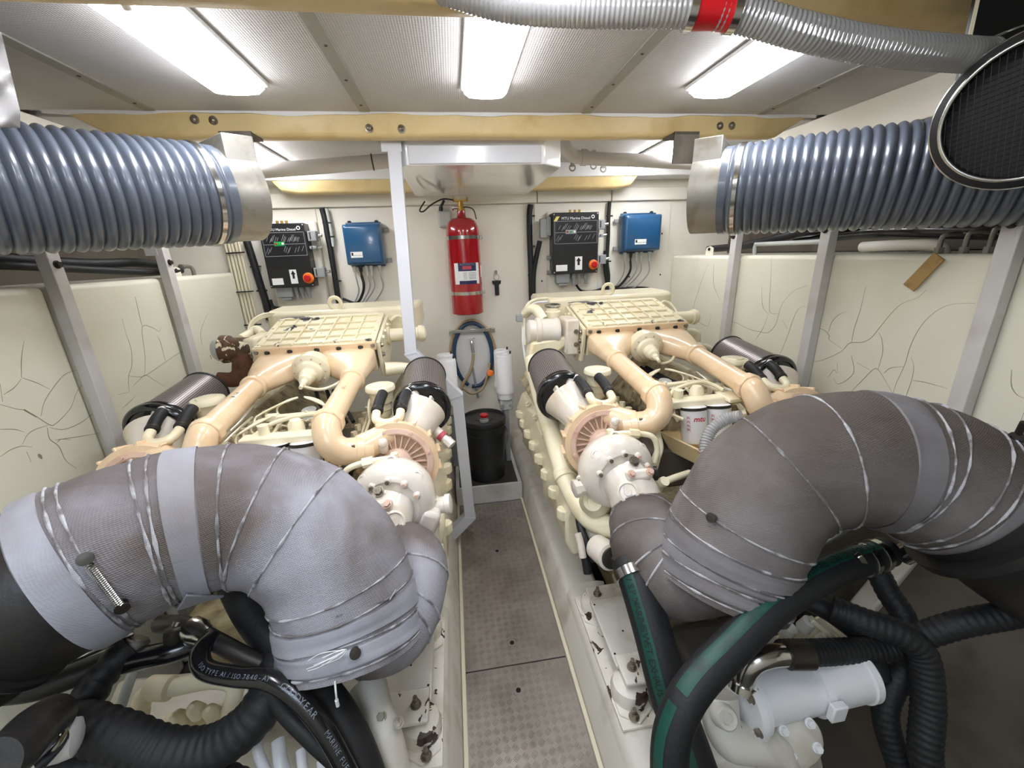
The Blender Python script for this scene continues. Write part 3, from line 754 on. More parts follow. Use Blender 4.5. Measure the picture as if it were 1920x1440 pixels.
    # plugs and glands right and below
    for (w, h2, dd) in ((0.80, 0.16, 0.06), (0.62, 0.05, 0.05), (0.22, 0.16, 0.075)):
        pc = P(1.0, w, -0.05)
        pl = MB().bb((pc.x + 0.004, pc.y - 0.03, pc.z - H * h2 / 2), (pc.x + dd, pc.y + 0.03, pc.z + H * h2 / 2)).build('plug', 'grey_plastic', t, bevel=0.004)
        MB().cyl((pc.x + dd, pc.y, pc.z), (pc.x + dd + 0.03, pc.y, pc.z + 0.004), 0.011, n=12).build('gland', 'chrome', pl)
        MB().bb((pc.x + 0.02, pc.y - 0.034, pc.z - H * h2 * 0.3), (pc.x + 0.026, pc.y - 0.028, pc.z + H * h2 * 0.35)).build('latch', 'bolt_dark', pl)
    if side > 0:
        pc = P(0.0, 0.78, -0.05)
        pl = MB().bb((pc.x - 0.085, pc.y - 0.02, pc.z - H * 0.17), (pc.x - 0.03, pc.y + 0.03, pc.z + H * 0.14)).bb((pc.x - 0.04, pc.y - 0.025, pc.z - H * 0.14), (pc.x - 0.003, pc.y + 0.03, pc.z + H * 0.17)).build('plug', 'grey_plastic', t, bevel=0.006)
        for w in (0.28, 0.03):
            MB().cyl(P(-0.08, w, -0.07), P(0.0, w, -0.07), 0.016, n=14).build('mount_foot', 'grey_plastic', t)
    pc = P(0.15, -0.09, -0.05)
    MB().bb((pc.x - 0.02, pc.y - 0.03, pc.z - 0.03), (pc.x + 0.085, pc.y + 0.03, pc.z + 0.045)).bb((pc.x + 0.0, pc.y - 0.025, pc.z - 0.05), (pc.x + 0.07, pc.y + 0.025, pc.z - 0.03)).build('plug', 'grey_plastic', t, bevel=0.004)
    for u in (0.5, 0.63, 0.78):
        MB().cyl(P(u, 0.0, -0.05), P(u, -0.09, -0.05), 0.017, n=10).cyl(P(u, -0.09, -0.05), P(u + 0.01, -0.2, -0.05), 0.012, n=10).build('gland', 'grey_plastic', t)
    return t
control_box(((482, 420), (590, 537)), 'black control box with lit indicator strip, left of the extinguisher', 'engine control boxes', 0, -1)
control_box(((1036, 399), (1120, 511)), 'black control box right of the extinguisher, with grey plugs on both sides', 'engine control boxes', 0, 1)

# blue boxes
def blue_box(px, label, group, side):
    (x0, y0), (x1, y1) = px
    a = at(x0, y0, Y=FY - 0.14); b = at(x1, y1, Y=FY - 0.14)
    W, H = b.x - a.x, a.z - b.z; xm = (a.x + b.x) / 2
    t = thing('blue_box', label, 'electric box', (xm, FY, b.z), group)
    MB().bb((a.x + 0.012, FY - 0.045, b.z - 0.012), (b.x - 0.012, FY - 0.012, a.z + 0.012)).build('base', 'blue_box', t, bevel=0.006)
    mb = MB(); ins = 0.02
    rs = []
    for d, k in ((0.045, 0.0), (0.12, 0.006), (0.135, 0.012), (0.142, 0.024)):
        rs.append([V((a.x + k, FY - d, b.z + k)), V((b.x - k, FY - d, b.z + k)), V((b.x - k, FY - d, a.z - k)), V((a.x + k, FY - d, a.z - k))])
    mb.rings(rs); lid = mb.build('lid', 'blue_box', t, bevel=0.008, seg=3)
    lo, hi = (0.16, 0.42)
    la = MB().add([(a.x + W * lo + (0.12 * W if side > 0 else 0), FY - 0.1435, b.z + H * 0.2), (a.x + W * hi + (0.14 * W if side > 0 else 0.03), FY - 0.1435, b.z + H * 0.2), (a.x + W * hi + (0.14 * W if side > 0 else 0.03), FY - 0.1435, b.z + H * 0.33), (a.x + W * lo + (0.12 * W if side > 0 else 0), FY - 0.1435, b.z + H * 0.33)], [(0, 1, 2, 3)])
    mb = MB(); x9 = a.x + W * lo + (0.12 * W if side > 0 else 0)
    mb.add([(x9, FY - 0.1435, b.z + H * 0.19), (x9 + W * 0.30, FY - 0.1435, b.z + H * 0.19), (x9 + W * 0.30, FY - 0.1435, b.z + H * 0.33), (x9, FY - 0.1435, b.z + H * 0.33)], [(0, 1, 2, 3)])
    lab = mb.build('maker_label', 'label_white', lid)
    mb = MB().add([(x9 + W * 0.02, FY - 0.1442, b.z + H * 0.24), (x9 + W * 0.065, FY - 0.1442, b.z + H * 0.24), (x9 + W * 0.065, FY - 0.1442, b.z + H * 0.31), (x9 + W * 0.02, FY - 0.1442, b.z + H * 0.31)], [(0, 1, 2, 3)])
    mb = MB(); mb.add([(x9 + W * 0.02, FY - 0.1442, b.z + H * 0.24), (x9 + W * 0.065, FY - 0.1442, b.z + H * 0.24), (x9 + W * 0.065, FY - 0.1442, b.z + H * 0.31), (x9 + W * 0.02, FY - 0.1442, b.z + H * 0.31)], [(0, 1, 2, 3)])
    text(mb, 'motor control', (x9 + W * 0.18, FY - 0.1442, b.z + H * 0.245), (1, 0, 0), (0, 0, 1), W * 0.04)
    mb.build('label_print', 'print_black', lab)
    for u in (0.15, 0.85):
        MB().lathe((a.x + W * u, FY - 0.03, a.z + 0.006), (0, 0, 1), [(0.014, 0), (0.014, 0.012), (0.006, 0.018)], n=12).build('knob', 'rubber', t)
    for w in (0.1, 0.85):
        xx = b.x if side < 0 else a.x
        s = 1 if side < 0 else -1
        MB().bb((min(xx, xx + s * 0.035), FY - 0.03, b.z + H * w - 0.015), (max(xx, xx + s * 0.035), FY - 0.01, b.z + H * w + 0.015)).build('mount_lug', 'grey_plastic', t, bevel=0.004)
    g = MB()
    us = (0.14, 0.30, 0.46, 0.58, 0.80)
    for i, u in enumerate(us):
        x = a.x + W * u
        gl = MB().cyl((x, FY - 0.07, b.z - 0.004), (x, FY - 0.07, b.z - 0.045), 0.014, 0.011, n=10).cyl((x, FY - 0.07, b.z - 0.045), (x, FY - 0.07, b.z - 0.075), 0.007, n=10)
        gl.build('gland', 'grey_light' if i != 1 else 'rubber', t)
        xe = a.x + W * 0.02 - 0.06; d = u * 0.28 + 0.10
        MB().tube([(x, FY - 0.07, b.z - 0.07), (x + 0.005, FY - 0.065, b.z - 0.10 - d * 0.2), (x - 0.02 * i, FY - 0.04, b.z - 0.12 - d * 0.45), (xe + 0.04 + 0.02 * i, FY - 0.03, b.z - 0.26 - 0.004 * i), (xe - 0.03, FY - 0.03, b.z - 0.225 - 0.004 * i)], 0.0095 if i == 1 else 0.0045, n=8).build('cable', 'rubber' if i == 1 else 'grey_plastic', t)
    return t
blue_box(((637, 419), (722, 496)), 'blue moulded electric box left of the extinguisher, beside the white rail', 'blue electric boxes', -1)
blue_box(((1172, 401), (1240, 470)), 'blue moulded electric box at the right end of the bulkhead', 'blue electric boxes', 1)

# cable runs
def cable(pts, r, label, material='rubber', clips=()):
    P = [wallpt(x, y, d) for x, y, d in pts]
    t = thing('cable_run', label, 'cable', P[-1], 'cable runs on the bulkhead')
    mb = MB().tube(P, r, n=10); mb.build('cable', material, t)
    for (x, y, d) in clips:
        p = wallpt(x, y, d); MB().bb(p - V((r + 0.004, 0.012, 0.005)), p + V((r + 0.012, 0.012, 0.005))).build('cable_tie', 'rubber', t)
cable([(995, 384, 0.02), (993, 400, 0.02), (993, 440, 0.02), (995, 500, 0.02), (996, 540, 0.02), (997, 575, 0.02)], 0.021, 'black cable run left of the right control box', clips=((994, 405, .02), (995, 462, .02), (996, 516, .02)))
cable([(1012, 452, 0.05), (1006, 480, 0.03), (1001, 510, 0.025), (1000, 545, 0.025), (1001, 575, 0.02)], 0.018, 'black branch cable sloping from the grey plug beside the right control box')
cable([(1143, 378, 0.03), (1141, 410, 0.03), (1140, 450, 0.03), (1138, 490, 0.03), (1141, 520, 0.03), (1137, 545, 0.03)], 0.014, 'black cable run between the right control box and the blue box', clips=((1142, 405, .03), (1139, 490, .03)))
cable([(1135, 470, 0.035), (1134, 500, 0.035), (1138, 530, 0.035), (1142, 560, 0.03)], 0.013, 'short black cable beside the right plug of the right control box')
cable([(1148, 542, 0.03), (1170, 540, 0.03), (1200, 539, 0.03), (1218, 541, 0.03), (1226, 548, 0.03)], 0.008, 'thin black cable along the top of the right engine cover')
cable([(1080, 534, 0.03), (1090, 545, 0.03), (1110, 546, 0.03), (1130, 540, 0.03), (1140, 530, 0.03)], 0.009, 'thin black cable hooked under the right control box')
cable([(604, 391, 0.03), (610, 415, 0.03), (614, 440, 0.03), (620, 470, 0.03), (628, 520, 0.03), (634, 560, 0.03), (638, 585, 0.03)], 0.019, 'black cable run between the left control box and the blue box', clips=((612, 418, .03), (618, 444, .03), (631, 527, .03)))
cable([(612, 391, 0.03), (618, 418, 0.03), (622, 440, 0.03), (625, 462, 0.03)], 0.011, 'pale grey cables beside the black run right of the left control box', 'grey_light')
cable([(462, 450, 0.03), (475, 490, 0.03), (487, 530, 0.03), (498, 565, 0.03), (506, 600, 0.03)], 0.024, 'thick black cable run left of the left control box', clips=((478, 500, .03), (490, 545, .03)))
cable([(506, 562, 0.03), (512, 575, 0.03), (525, 578, 0.035), (560, 576, 0.03)], 0.012, 'black cable under the left control box along the engine cover')
# bundle of cream pipes in the left corner
bund = thing('pipe_bundle', 'bundle of thin cream pipes with black ties in the left corner', 'pipes', (-1.43, FY, 1.2))
for i in range(5):
    P = [wallpt(418 + i * 6.5 + (y - 440) * 0.235, y, 0.03 + 0.005 * (i % 2)) for y in (380, 430, 480, 530, 580, 640)]
    MB().tube(P, 0.0095, n=10).build('pipe', 'cable_cream', bund)
for y in (475, 548, 610):
    a = wallpt(416 + (y - 440) * 0.235, y, 0.05); b = wallpt(450 + (y - 440) * 0.235, y - 2, 0.05)
    MB().bar(a, b, 0.008, 0.008).build('cable_tie', 'rubber', bund)

# hose rack with coiled hoses, tap
p = wallpt(885, 618)
t = thing('hose_rack', 'stainless bracket holding a coil of hose under the extinguisher', 'hose rack', (p.x, FY, p.z - 0.03))
a, b = wallpt(842, 621), wallpt(926, 617)
MB().bb((a.x, FY - 0.05, a.z - 0.012), (b.x, FY - 0.044, a.z + 0.014)).bb((a.x + 0.07, FY - 0.05, a.z - 0.012), (a.x + 0.078, FY, a.z + 0.014)).bb((b.x - 0.078, FY - 0.05, a.z - 0.012), (b.x - 0.07, FY, a.z + 0.014)).build('bracket', 'stainless', t, bevel=0.002)
for x in (a.x, b.x - 0.03):
    MB().bb((x, FY - 0.09, a.z - 0.015), (x + 0.03, FY - 0.044, a.z + 0.016)).build('end_stop', 'stainless', t, bevel=0.002)
pb = wallpt(886, 650)
MB().prism([(0.155 * math.cos(k * PI / 16), 0.27 * math.sin(k * PI / 16) if k <= 16 else 0.27 * math.sin(k * PI / 16)) for k in range(32)], (p.x, FY - 0.004, p.z - 0.2), (1, 0, 0), (0, 0, 1), (0, 0.004, 0)).build('back_plate', 'vinyl_white', t)
def loop(xc, zc, rx, rz, r, m, d, a0, a1, label):
    P = [V((xc + rx * math.cos(a0 + (a1 - a0) * i / 28), FY - d, zc + rz * math.sin(a0 + (a1 - a0) * i / 28))) for i in range(29)]
    o = MB().tube(P, r, n=10, smooth=False).build('coiled_hose', m)
    tag(o, label, 'hose', 'hoses coiled on the rack')
c0 = wallpt(887, 665)
loop(c0.x, c0.z, 0.150, 0.26, 0.0155, 'hose_blue', 0.026, -PI * 0.56, PI * 1.38, 'dark blue hose coiled on the stainless rack under the extinguisher')
loop(c0.x, c0.z - 0.005, 0.178, 0.285, 0.012, 'hose_tan', 0.02, -PI * 0.18, PI * 1.05, 'tan hose coiled around the outside of the rack')
tp = wallpt(884, 640)
t = thing('tap', 'chrome tap with a hose tail on the bulkhead inside the hose coil', 'tap', (tp.x, FY, tp.z - 0.07))
MB().cyl((tp.x, FY, tp.z + 0.005), (tp.x, FY - 0.05, tp.z + 0.005), 0.012, n=12).tube([(tp.x, FY - 0.05, tp.z + 0.015), (tp.x, FY - 0.06, tp.z - 0.01), (tp.x + 0.005, FY - 0.06, tp.z - 0.08)], 0.013, n=12).build('body', 'chrome', t)
MB().bb((tp.x - 0.028, FY - 0.055, tp.z + 0.028), (tp.x + 0.028, FY - 0.045, tp.z + 0.036)).build('handle', 'chrome', t, bevel=0.002)
mb = MB().tube([V((tp.x + 0.005, FY - 0.06, tp.z - 0.09)), wallpt(886, 680, 0.06), wallpt(880, 700, 0.07), wallpt(868, 720, 0.08), wallpt(862, 740, 0.08)], 0.013, n=10)
tag(mb.build('tap_hose', 'hose_tan'), 'tan hose hanging from the chrome tap', 'hose', 'hoses coiled on the rack')
mb = MB().tube([wallpt(868, 728, 0.1), wallpt(885, 738, 0.1), wallpt(905, 728, 0.09), wallpt(915, 700, 0.08), wallpt(918, 680, 0.06)], 0.010, n=10)
tag(mb.build('tap_hose', 'hose_tan'), 'tan hose looping behind the black bucket', 'hose', 'hoses coiled on the rack')
mb = MB().cyl(wallpt(886, 690, 0.03), wallpt(896, 745, 0.03), 0.010, n=10)
tag(mb.build('drain_pipe', 'grey_plastic'), 'thin grey pipe dropping behind the black bucket', 'pipe')
p = wallpt(918, 700, 0.09)
mb = MB().lathe(p, (0.2, -1, 0.4), [(0.02, -0.03), (0.022, -0.01), (0.026, 0.0), (0.026, 0.02), (0.018, 0.024)], n=16)
tag(mb.build('orange_valve', 'orange_plastic'), 'small orange plastic valve cap beside the hose coil', 'valve')

# white water filters either side of the coil
def canister(px, py, Y, r, h, label, foot=True):
    tp = at(px, py, Y=Y)
    t = thing('water_filter', label, 'water filter', (tp.x, Y, tp.z - h), 'white water filter canisters')
    MB().lathe((tp.x, Y, tp.z - h), (0, 0, 1), [(r * 0.7, 0), (r * 0.95, 0.01), (r * 0.95, 0.05), (r * 1.12, 0.055), (r * 1.12, 0.085), (r, 0.095), (r, h - 0.012), (r * 0.92, h - 0.002), (r * 0.88, h), (r * 0.3, h), (r * 0.28, h - 0.006)], n=28).build('canister', 'white_plastic', t)
    if foot:
        MB().bb((tp.x - r * 0.75, Y - r * 0.5, tp.z - h - 0.075), (tp.x + r * 0.75, Y + r * 0.5, tp.z - h)).build('foot', 'grey_light', t, bevel=0.006)
        for s in (-1, 1):
            MB().cyl((tp.x + s * 0.03, Y - r * 0.5, tp.z - h - 0.04), (tp.x + s * 0.03, Y - r * 0.5 - 0.012, tp.z - h - 0.04), 0.014, n=12).build('port', 'grey_plastic', t)
    MB().bb((tp.x - 0.016, Y - 0.016, 0.1285), (tp.x + 0.016, Y + 0.016, tp.z - h - 0.07)).build('leg', 'grey_plastic', t)
    MB().cyl((tp.x + r * 0.7, Y, tp.z - 0.02), (tp.x + r * 0.75, Y, tp.z + 0.02), 0.006, n=8).build('vent_screw', 'bolt_dark', t)
canister(945, 664, 2.72, 0.058, 0.33, 'white water filter canister right of the bucket, nearer of the pair')
canister(940, 656, 2.90, 0.058, 0.33, 'white water filter canister right of the bucket, farther of the pair')
canister(838, 673, 2.72, 0.06, 0.33, 'white water filter canister left of the hose coil, nearer of the pair')
canister(834, 664, 2.90, 0.06, 0.33, 'white water filter canister left of the hose coil, farther of the pair')

# black bucket on the step
bk = V((0.137, 2.545, 0.129))
t = thing('bucket', 'black plastic bucket with a red cap standing on the grey step', 'bucket', bk)
MB().lathe(bk, (0, 0, 1), [(0.120, 0), (0.124, 0.006), (0.132, 0.20), (0.136, 0.33), (0.144, 0.332), (0.144, 0.345), (0.137, 0.347), (0.139, 0.38), (0.146, 0.382), (0.146, 0.392), (0.139, 0.394), (0.139, 0.41)], n=44).build('body', 'bucket_black', t)
lid = MB().lathe(bk + V((0, 0, 0.41)), (0, 0, 1), [(0.139, 0), (0.149, 0.001), (0.150, 0.024), (0.146, 0.03), (0.138, 0.03), (0.134, 0.016), (0.06, 0.014), (0.058, 0.018), (0.04, 0.018)], n=44).build('lid', 'bucket_black', t)
sp = bk + V((0.0, -0.055, 0.425))
MB().lathe(sp, (0, 0, 1), [(0.03, 0), (0.03, 0.012), (0.024, 0.016), (0.024, 0.03)], n=22).build('spout', 'grey_plastic', lid)
MB().lathe(sp + V((0, 0, 0.03)), (0, 0, 1), [(0.022, 0), (0.026, 0.004), (0.028, 0.018), (0.024, 0.022)], n=12).build('cap', 'red_plastic', lid)
MB().tube([bk + V((0.14, -0.01, 0.36)), bk + V((0.152, -0.05, 0.33)), bk + V((0.145, -0.08, 0.27))], 0.004, n=8).build('handle', 'bolt_dark', t)

# ================================================================ overhead things
# white glossy box under the deckhead
t = thing('overhead_box', 'white glossy box hanging under the ceiling behind the middle beam', 'overhead box', (0.18, 2.65, 2.0))
mb = MB(); hx0, hx1 = -0.215, 0.585
pl = lambda y, z, k: [V((hx0 + k, y, z)), V((hx1 - k, y, z))]
poly = [(hx0, 3.19), (hx0, 2.20), (hx0 + 0.05, 2.13), (hx1 - 0.10, 2.13), (hx1, 2.22), (hx1, 3.19)]
mb.rings([[V((x, y, 2.008)) for x, y in poly], [V((x, y, CEIL + 0.0)) for x, y in poly]])
mb.build('shell', 'white_gloss', t, bevel=0.006, seg=3)
MB().bb((hx0 + 0.06, 2.122, 2.012), (hx1 - 0.12, 2.134, 2.09)).build('front_plate', 'white_rail', t, bevel=0.004)

# grey plastic pipes crossing beyond the beam
def pvc(pts, r, label):
    P = [V(p) for p in pts]
    t = thing('plastic_pipe', label, 'pipe', P[0], 'grey plastic pipes below the ceiling')
    MB().tube(P, r, n=16, seg=6).build('pipe', 'pvc', t)
    return t
t = pvc([(-1.35, 2.4, 2.01), (-0.99, 2.42, 2.040), (-0.6, 2.46, 2.072), (-0.235, 2.5, 2.105)], 0.036, 'pale grey plastic pipe beyond the beam on the left, passing under a light')
MB().torus((-0.37, 2.485, 2.093), (1, 0.1, 0.07), 0.037, 0.004, n=24, m=6).build('clamp', 'bolt_dark', t)
t = pvc([(0.62, 2.4, 2.185), (0.65, 2.41, 2.16), (0.69, 2.42, 2.118), (0.76, 2.43, 2.095), (1.1, 2.42, 2.076), (1.45, 2.4, 2.055), (1.75, 2.38, 2.035)], 0.034, 'pale grey plastic pipe with an elbow beyond the beam on the right')
MB().lathe((0.755, 2.43, 2.096), (1, 0, -0.04), [(0.035, 0), (0.041, 0.001), (0.041, 0.03), (0.035, 0.031)], n=24).build('socket', 'pvc', t)
for i, (x, y) in enumerate(((0.80, 2.75), (0.92, 2.7), (1.02, 2.8))):
    t = thing('pipe_hanger', 'small steel hanger behind the right plastic pipe, %s from the white box' % ('first', 'second', 'third')[i], 'hanger', (x, y, CEIL), 'small pipe hangers on the ceiling')
    MB().bb((x - 0.012, y - 0.004, 2.11), (x + 0.012, y + 0.004, CEIL)).build('strap', 'galvanised', t)
    MB().torus((x, y, 2.105), (0, 1, 0), 0.018, 0.004, n=18, m=6).build('loop', 'galvanised', t)

# white rail of square tube
rail = [at(738, 258, Y=2.145), at(771, 661, Y=2.07), at(857, 741, Y=2.03), at(881, 966, Y=1.985), at(846, 1002, Y=1.985)]
t = thing('hand_rail', 'white square tube rail bent around the left engine beside the walkway', 'rail', rail[-1])
MB().sqpath(rail, 0.058).build('tube', 'white_rail', t, bevel=0.003)
MB().bb((-0.27, 2.112, 2.06), (-0.18, 2.118, 2.15)).build('bracket', 'white_rail', t, bevel=0.002)
for k in (1, 2, 3):
    p = rail[k]; d = (rail[k + 1] - rail[k - 1]).normalized()
    MB().sqpath([p - d * 0.0035, p + d * 0.0035], 0.064).build('weld', 'white_rail', t)

# corrugated ducts
def duct(P, r, label, pitch, sg, c0, nose):
    P = [V(p) for p in P]
    t = thing('air_duct', label, 'air duct', P[0], 'corrugated grey air ducts')
    pts = spline(P, 40); L = sum((pts[i + 1] - pts[i]).length for i in range(len(pts) - 1))
    nr = int(L / pitch); m = nr * 8; Q = []
    acc = [0.0]
    for i in range(len(pts) - 1): acc.append(acc[-1] + (pts[i + 1] - pts[i]).length)
    k = 0
    for i in range(m + 1):
        s = L * i / m
        while k < len(pts) - 2 and acc[k + 1] < s: k += 1
        Q.append(pts[k].lerp(pts[k + 1], (s - acc[k]) / (acc[k + 1] - acc[k])))
    def rad(tt):
        ph = (tt * nr) % 1.0
        if tt * nr < 0.9: return r * 0.985
        return r * (0.945 + 0.07 * abs(math.sin(PI * ph)) ** 0.75)
    MB().tube(Q, rad, n=56, smooth=False).build('hose', 'duct_grey', t, angle=80)
    d = (P[1] - P[0]).normalized()
    MB().lathe(P[0] + d * pitch * 1.9, d, [(r * 1.018, -0.008), (r * 1.03, -0.007), (r * 1.03, 0.007), (r * 1.018, 0.008)], n=48).build('clamp_band', 'stainless', t)
    # sheet metal spigot at the far end
    sp = MB().lathe(P[0] + d * 0.06, -d, [(r * 0.95, 0), (r * 0.95, 0.165), (r * 0.9, 0.167), (r * 0.9, 0.155)], n=48, cap1=True).build('spigot', 'galvanised', t)
    x = d.cross(V((0, 0, 1))).normalized()
    q0 = P[0] - d * 0.005; 
    mb = MB()
    w = r * 0.78
    a = [q0 + V((0, 0, r * 0.15)) - x * (sg * w * 1.25), q0 + V((0, 0, r * 1.12)) - x * (sg * w * 1.25), q0 + V((0, 0, r * 1.12)) + x * (sg * w * 0.9), q0 + V((0, 0, r * 0.15)) + x * (sg * w * 0.9)]
    mb.rings([a, [p - d * 0.10 for p in a]])
    mb.build('side_box', 'galvanised', t, bevel=0.003)
    return t
duct([(-0.80, 1.71, 1.835), (-0.97, 1.53, 1.822), (-1.15, 1.345, 1.812), (-1.32, 1.16, 1.81), (-1.5, 0.95, 1.82)], 0.162, 'ribbed grey air duct at upper left under the ceiling', 0.0295, -1, 0, 0)
duct([(1.10, 1.64, 1.808), (1.26, 1.50, 1.805), (1.42, 1.36, 1.80), (1.58, 1.22, 1.795), (1.75, 1.05, 1.79)], 0.162, 'ribbed grey air duct at upper right beside the round black grille', 0.0295, 1, 0, 0)
for (x0, y0, lab) in ((-0.80, 1.93, 'dark metal strap hanging the left duct from the middle beam'), (1.10, 1.93, 'dark metal strap hanging the right duct from the middle beam')):
    tag(MB().bb((x0 - 0.06, 1.95, 1.97), (x0 + 0.06, 1.957, 2.10)).bb((x0 - 0.06, 1.95, 2.088), (x0 + 0.06, 2.06, 2.098)).build('duct_hanger', 'hull_dark'), lab, 'bracket', 'duct hangers')

# clear ribbed hose with the red coupling
P = [V((-1.2, 0.80, 2.150)), V((-0.7, 0.88, 2.152)), V((-0.35, 0.94, 2.150))] + [ad(x, y, d) for x, y, d in ((700, -50, 0.84), (840, -20, 0.83), (950, 10, 0.82), (1100, 20, 0.81), (1240, 20, 0.80), (1340, 20, 0.80))]
t = thing('clear_hose', 'clear ribbed hose with a red coupling along the top edge', 'hose', P[0])
def ribbed(P, r, pitch, amp, name, material, parent, n=20):
    pts = spline(P, 30); L = sum((pts[i + 1] - pts[i]).length for i in range(len(pts) - 1))
    m = max(8, int(L / pitch) * 4)
    acc = [0.0]
    for i in range(len(pts) - 1): acc.append(acc[-1] + (pts[i + 1] - pts[i]).length)
    Q = []; k = 0
    for i in range(m + 1):
        s = L * i / m
        while k < len(pts) - 2 and acc[k + 1] < s: k += 1
        Q.append(pts[k].lerp(pts[k + 1], (s - acc[k]) / (acc[k + 1] - acc[k])))
    i = [0]
    rr = lambda tt: r + amp * (1, 0.3, -1, 0.3)[int(round(tt * m)) % 4]
    return MB().tube(Q, rr, n=n, smooth=False).build(name, material, parent, angle=70)
ribbed(P, 0.028, 0.0095, 0.0011, 'hose', 'clear_hose', t)
P2 = [ad(x, y, d) for x, y, d in ((1340, 20, 0.80), (1400, 30, 0.80), (1500, 58, 0.80), (1600, 80, 0.81), (1700, 94, 0.82), (1800, 102, 0.84), (1850, 104, 0.86))]
ribbed(P2, 0.030, 0.0095, 0.0013, 'hose', 'clear_hose', t)
MB().tube([ad(1300, 20, 0.80), ad(1345, 20, 0.80), ad(1378, 26, 0.80)], 0.0315, n=24).build('coupling', 'red_plastic', t)
for x, y in ((1293, 20), (1372, 25)):
    a = ad(x - 6, y, 0.80); b = ad(x + 8, y + 1, 0.80)
    MB().tube([a, b], 0.0335, n=28).build('clamp', 'stainless', t)
sw = MB()
pts = spline(P, 60) + spline(P2, 60)
fr = frames(pts)
H = []
L = 0
for i in range(len(pts)):
    if i: L += (pts[i] - pts[i - 1]).length
# dark steel helix seen through the hose
acc = [0.0]
for i in range(len(pts) - 1): acc.append(acc[-1] + (pts[i + 1] - pts[i]).length)
k = 0; turns = int(acc[-1] / 0.0095); n = turns * 10
for j in range(n):
    s = acc[-1] * j / n
    while k < len(pts) - 2 and acc[k + 1] < s: k += 1
    q = pts[k].lerp(pts[k + 1], (s - acc[k]) / max(1e-6, acc[k + 1] - acc[k]))
    a = 2 * PI * j / 10
    H.append(q + (fr[k][1] * math.cos(a) + fr[k][2] * math.sin(a)) * 0.0262)
sw.tube(H, 0.0012, n=4, smooth=False).build('wire_helix', 'bolt_dark', t)

# round black grille at the right edge
fc = ad(1934, 205, 0.80)
fd = (CAM - fc).normalized()
fd = (fd + RIGHT * -0.10).normalized()
t = thing('round_grille', 'round black mesh grille with a metal rim at the upper right edge', 'grille', fc)
fr_ = 0.143
MB().lathe(fc, fd, [(fr_, -0.22), (fr_, -0.02), (fr_ * 0.985, 0.006), (fr_ * 0.9, 0.012), (fr_ * 0.86, 0.0), (fr_ * 0.85, -0.03), (0.01, -0.03)], n=72).build('housing', 'fan_black', t)
MB().torus(fc + fd * 0.01, fd, fr_ * 0.875, 0.0042, n=72, m=10).build('inner_rim', 'stainless', t)
MB().torus(fc + fd * -0.002, fd, fr_ * 0.995, 0.0025, n=72, m=8).build('outer_rim', 'stainless', t)
u, w = perp(fd); mb = MB(); Rg = fr_ * 0.86
for k in range(-12, 13):
    o = k * 0.010; hl = math.sqrt(max(0, Rg * Rg - o * o))
    for a, b in ((u, w), (w, u)):
        d1 = (a + b * 0.25).normalized() if a is u else (a - b * 0.12).normalized()
        e1 = fd.cross(d1).normalized()
        mb.tube([fc - fd * 0.012 + e1 * o - d1 * hl, fc - fd * 0.012 + e1 * o + d1 * hl], 0.0008, n=4, smooth=False)
stuff(mb.build('wire_mesh', 'mesh_wire', t))
bx = ad(1900, 60, 0.87)
t = thing('black_panel', 'black panel above the round grille in the upper right corner', 'panel', bx)
a = [ad(1836, -14, 0.88), ad(1990, -14, 0.88), ad(1990, 160, 0.88), ad(1802, 160, 0.88)]
a[0].z = a[1].z = CEIL - 0.002
mb = MB(); mb.rings([a, [p + V((0.02, 0.03, 0)) for p in a]]); mb.build('plate', 'fan_black', t)
MB().tube([ad(1842, 78, 0.86), ad(1900, 55, 0.82), ad(1960, 35, 0.80)], 0.0026, n=8).build('stay_wire', 'stainless', t)
MB().bar(a[0] + V((-0.004, 0, 0)), a[3] + V((-0.004, 0, 0)), 0.006, 0.006).build('edge_trim', 'cable_cream', t)

# crumpled plastic film hanging at the left edge
t = thing('plastic_film', 'crumpled clear plastic film hanging at the left edge of the ceiling', 'plastic film', ad(5, 150, 0.72))
rs = []
for i in range(28):
    y = 60 + i * 6.6; row = []
    for j in range(13):
        x = -70 + j * (72 + min(36, i * 1.6)) / 12.0
        row.append(ad(x, y, 0.72 + 0.007 * math.sin(i * 0.55 + j * 0.45) + 0.005 * math.sin(i * 0.35 - j * 0.75)))
    back = [p + V((-0.004, 0.004, 0)) for p in reversed(row)]
    rs.append(row + back)
MB().rings(rs).build('film', 'clear_film', t, angle=80)

# ================================================================ engines
XCL, XCR = -0.665, 0.9415
EO = V((0, 1.8, 0))
eng = bpy.data.objects.new('marine_engine', None); COL.objects.link(eng); eng.empty_display_size = 0.1
ORG[eng] = EO
tag(eng, 'cream painted marine diesel engine to the left of the walkway', 'engine', 'pair of marine engines')

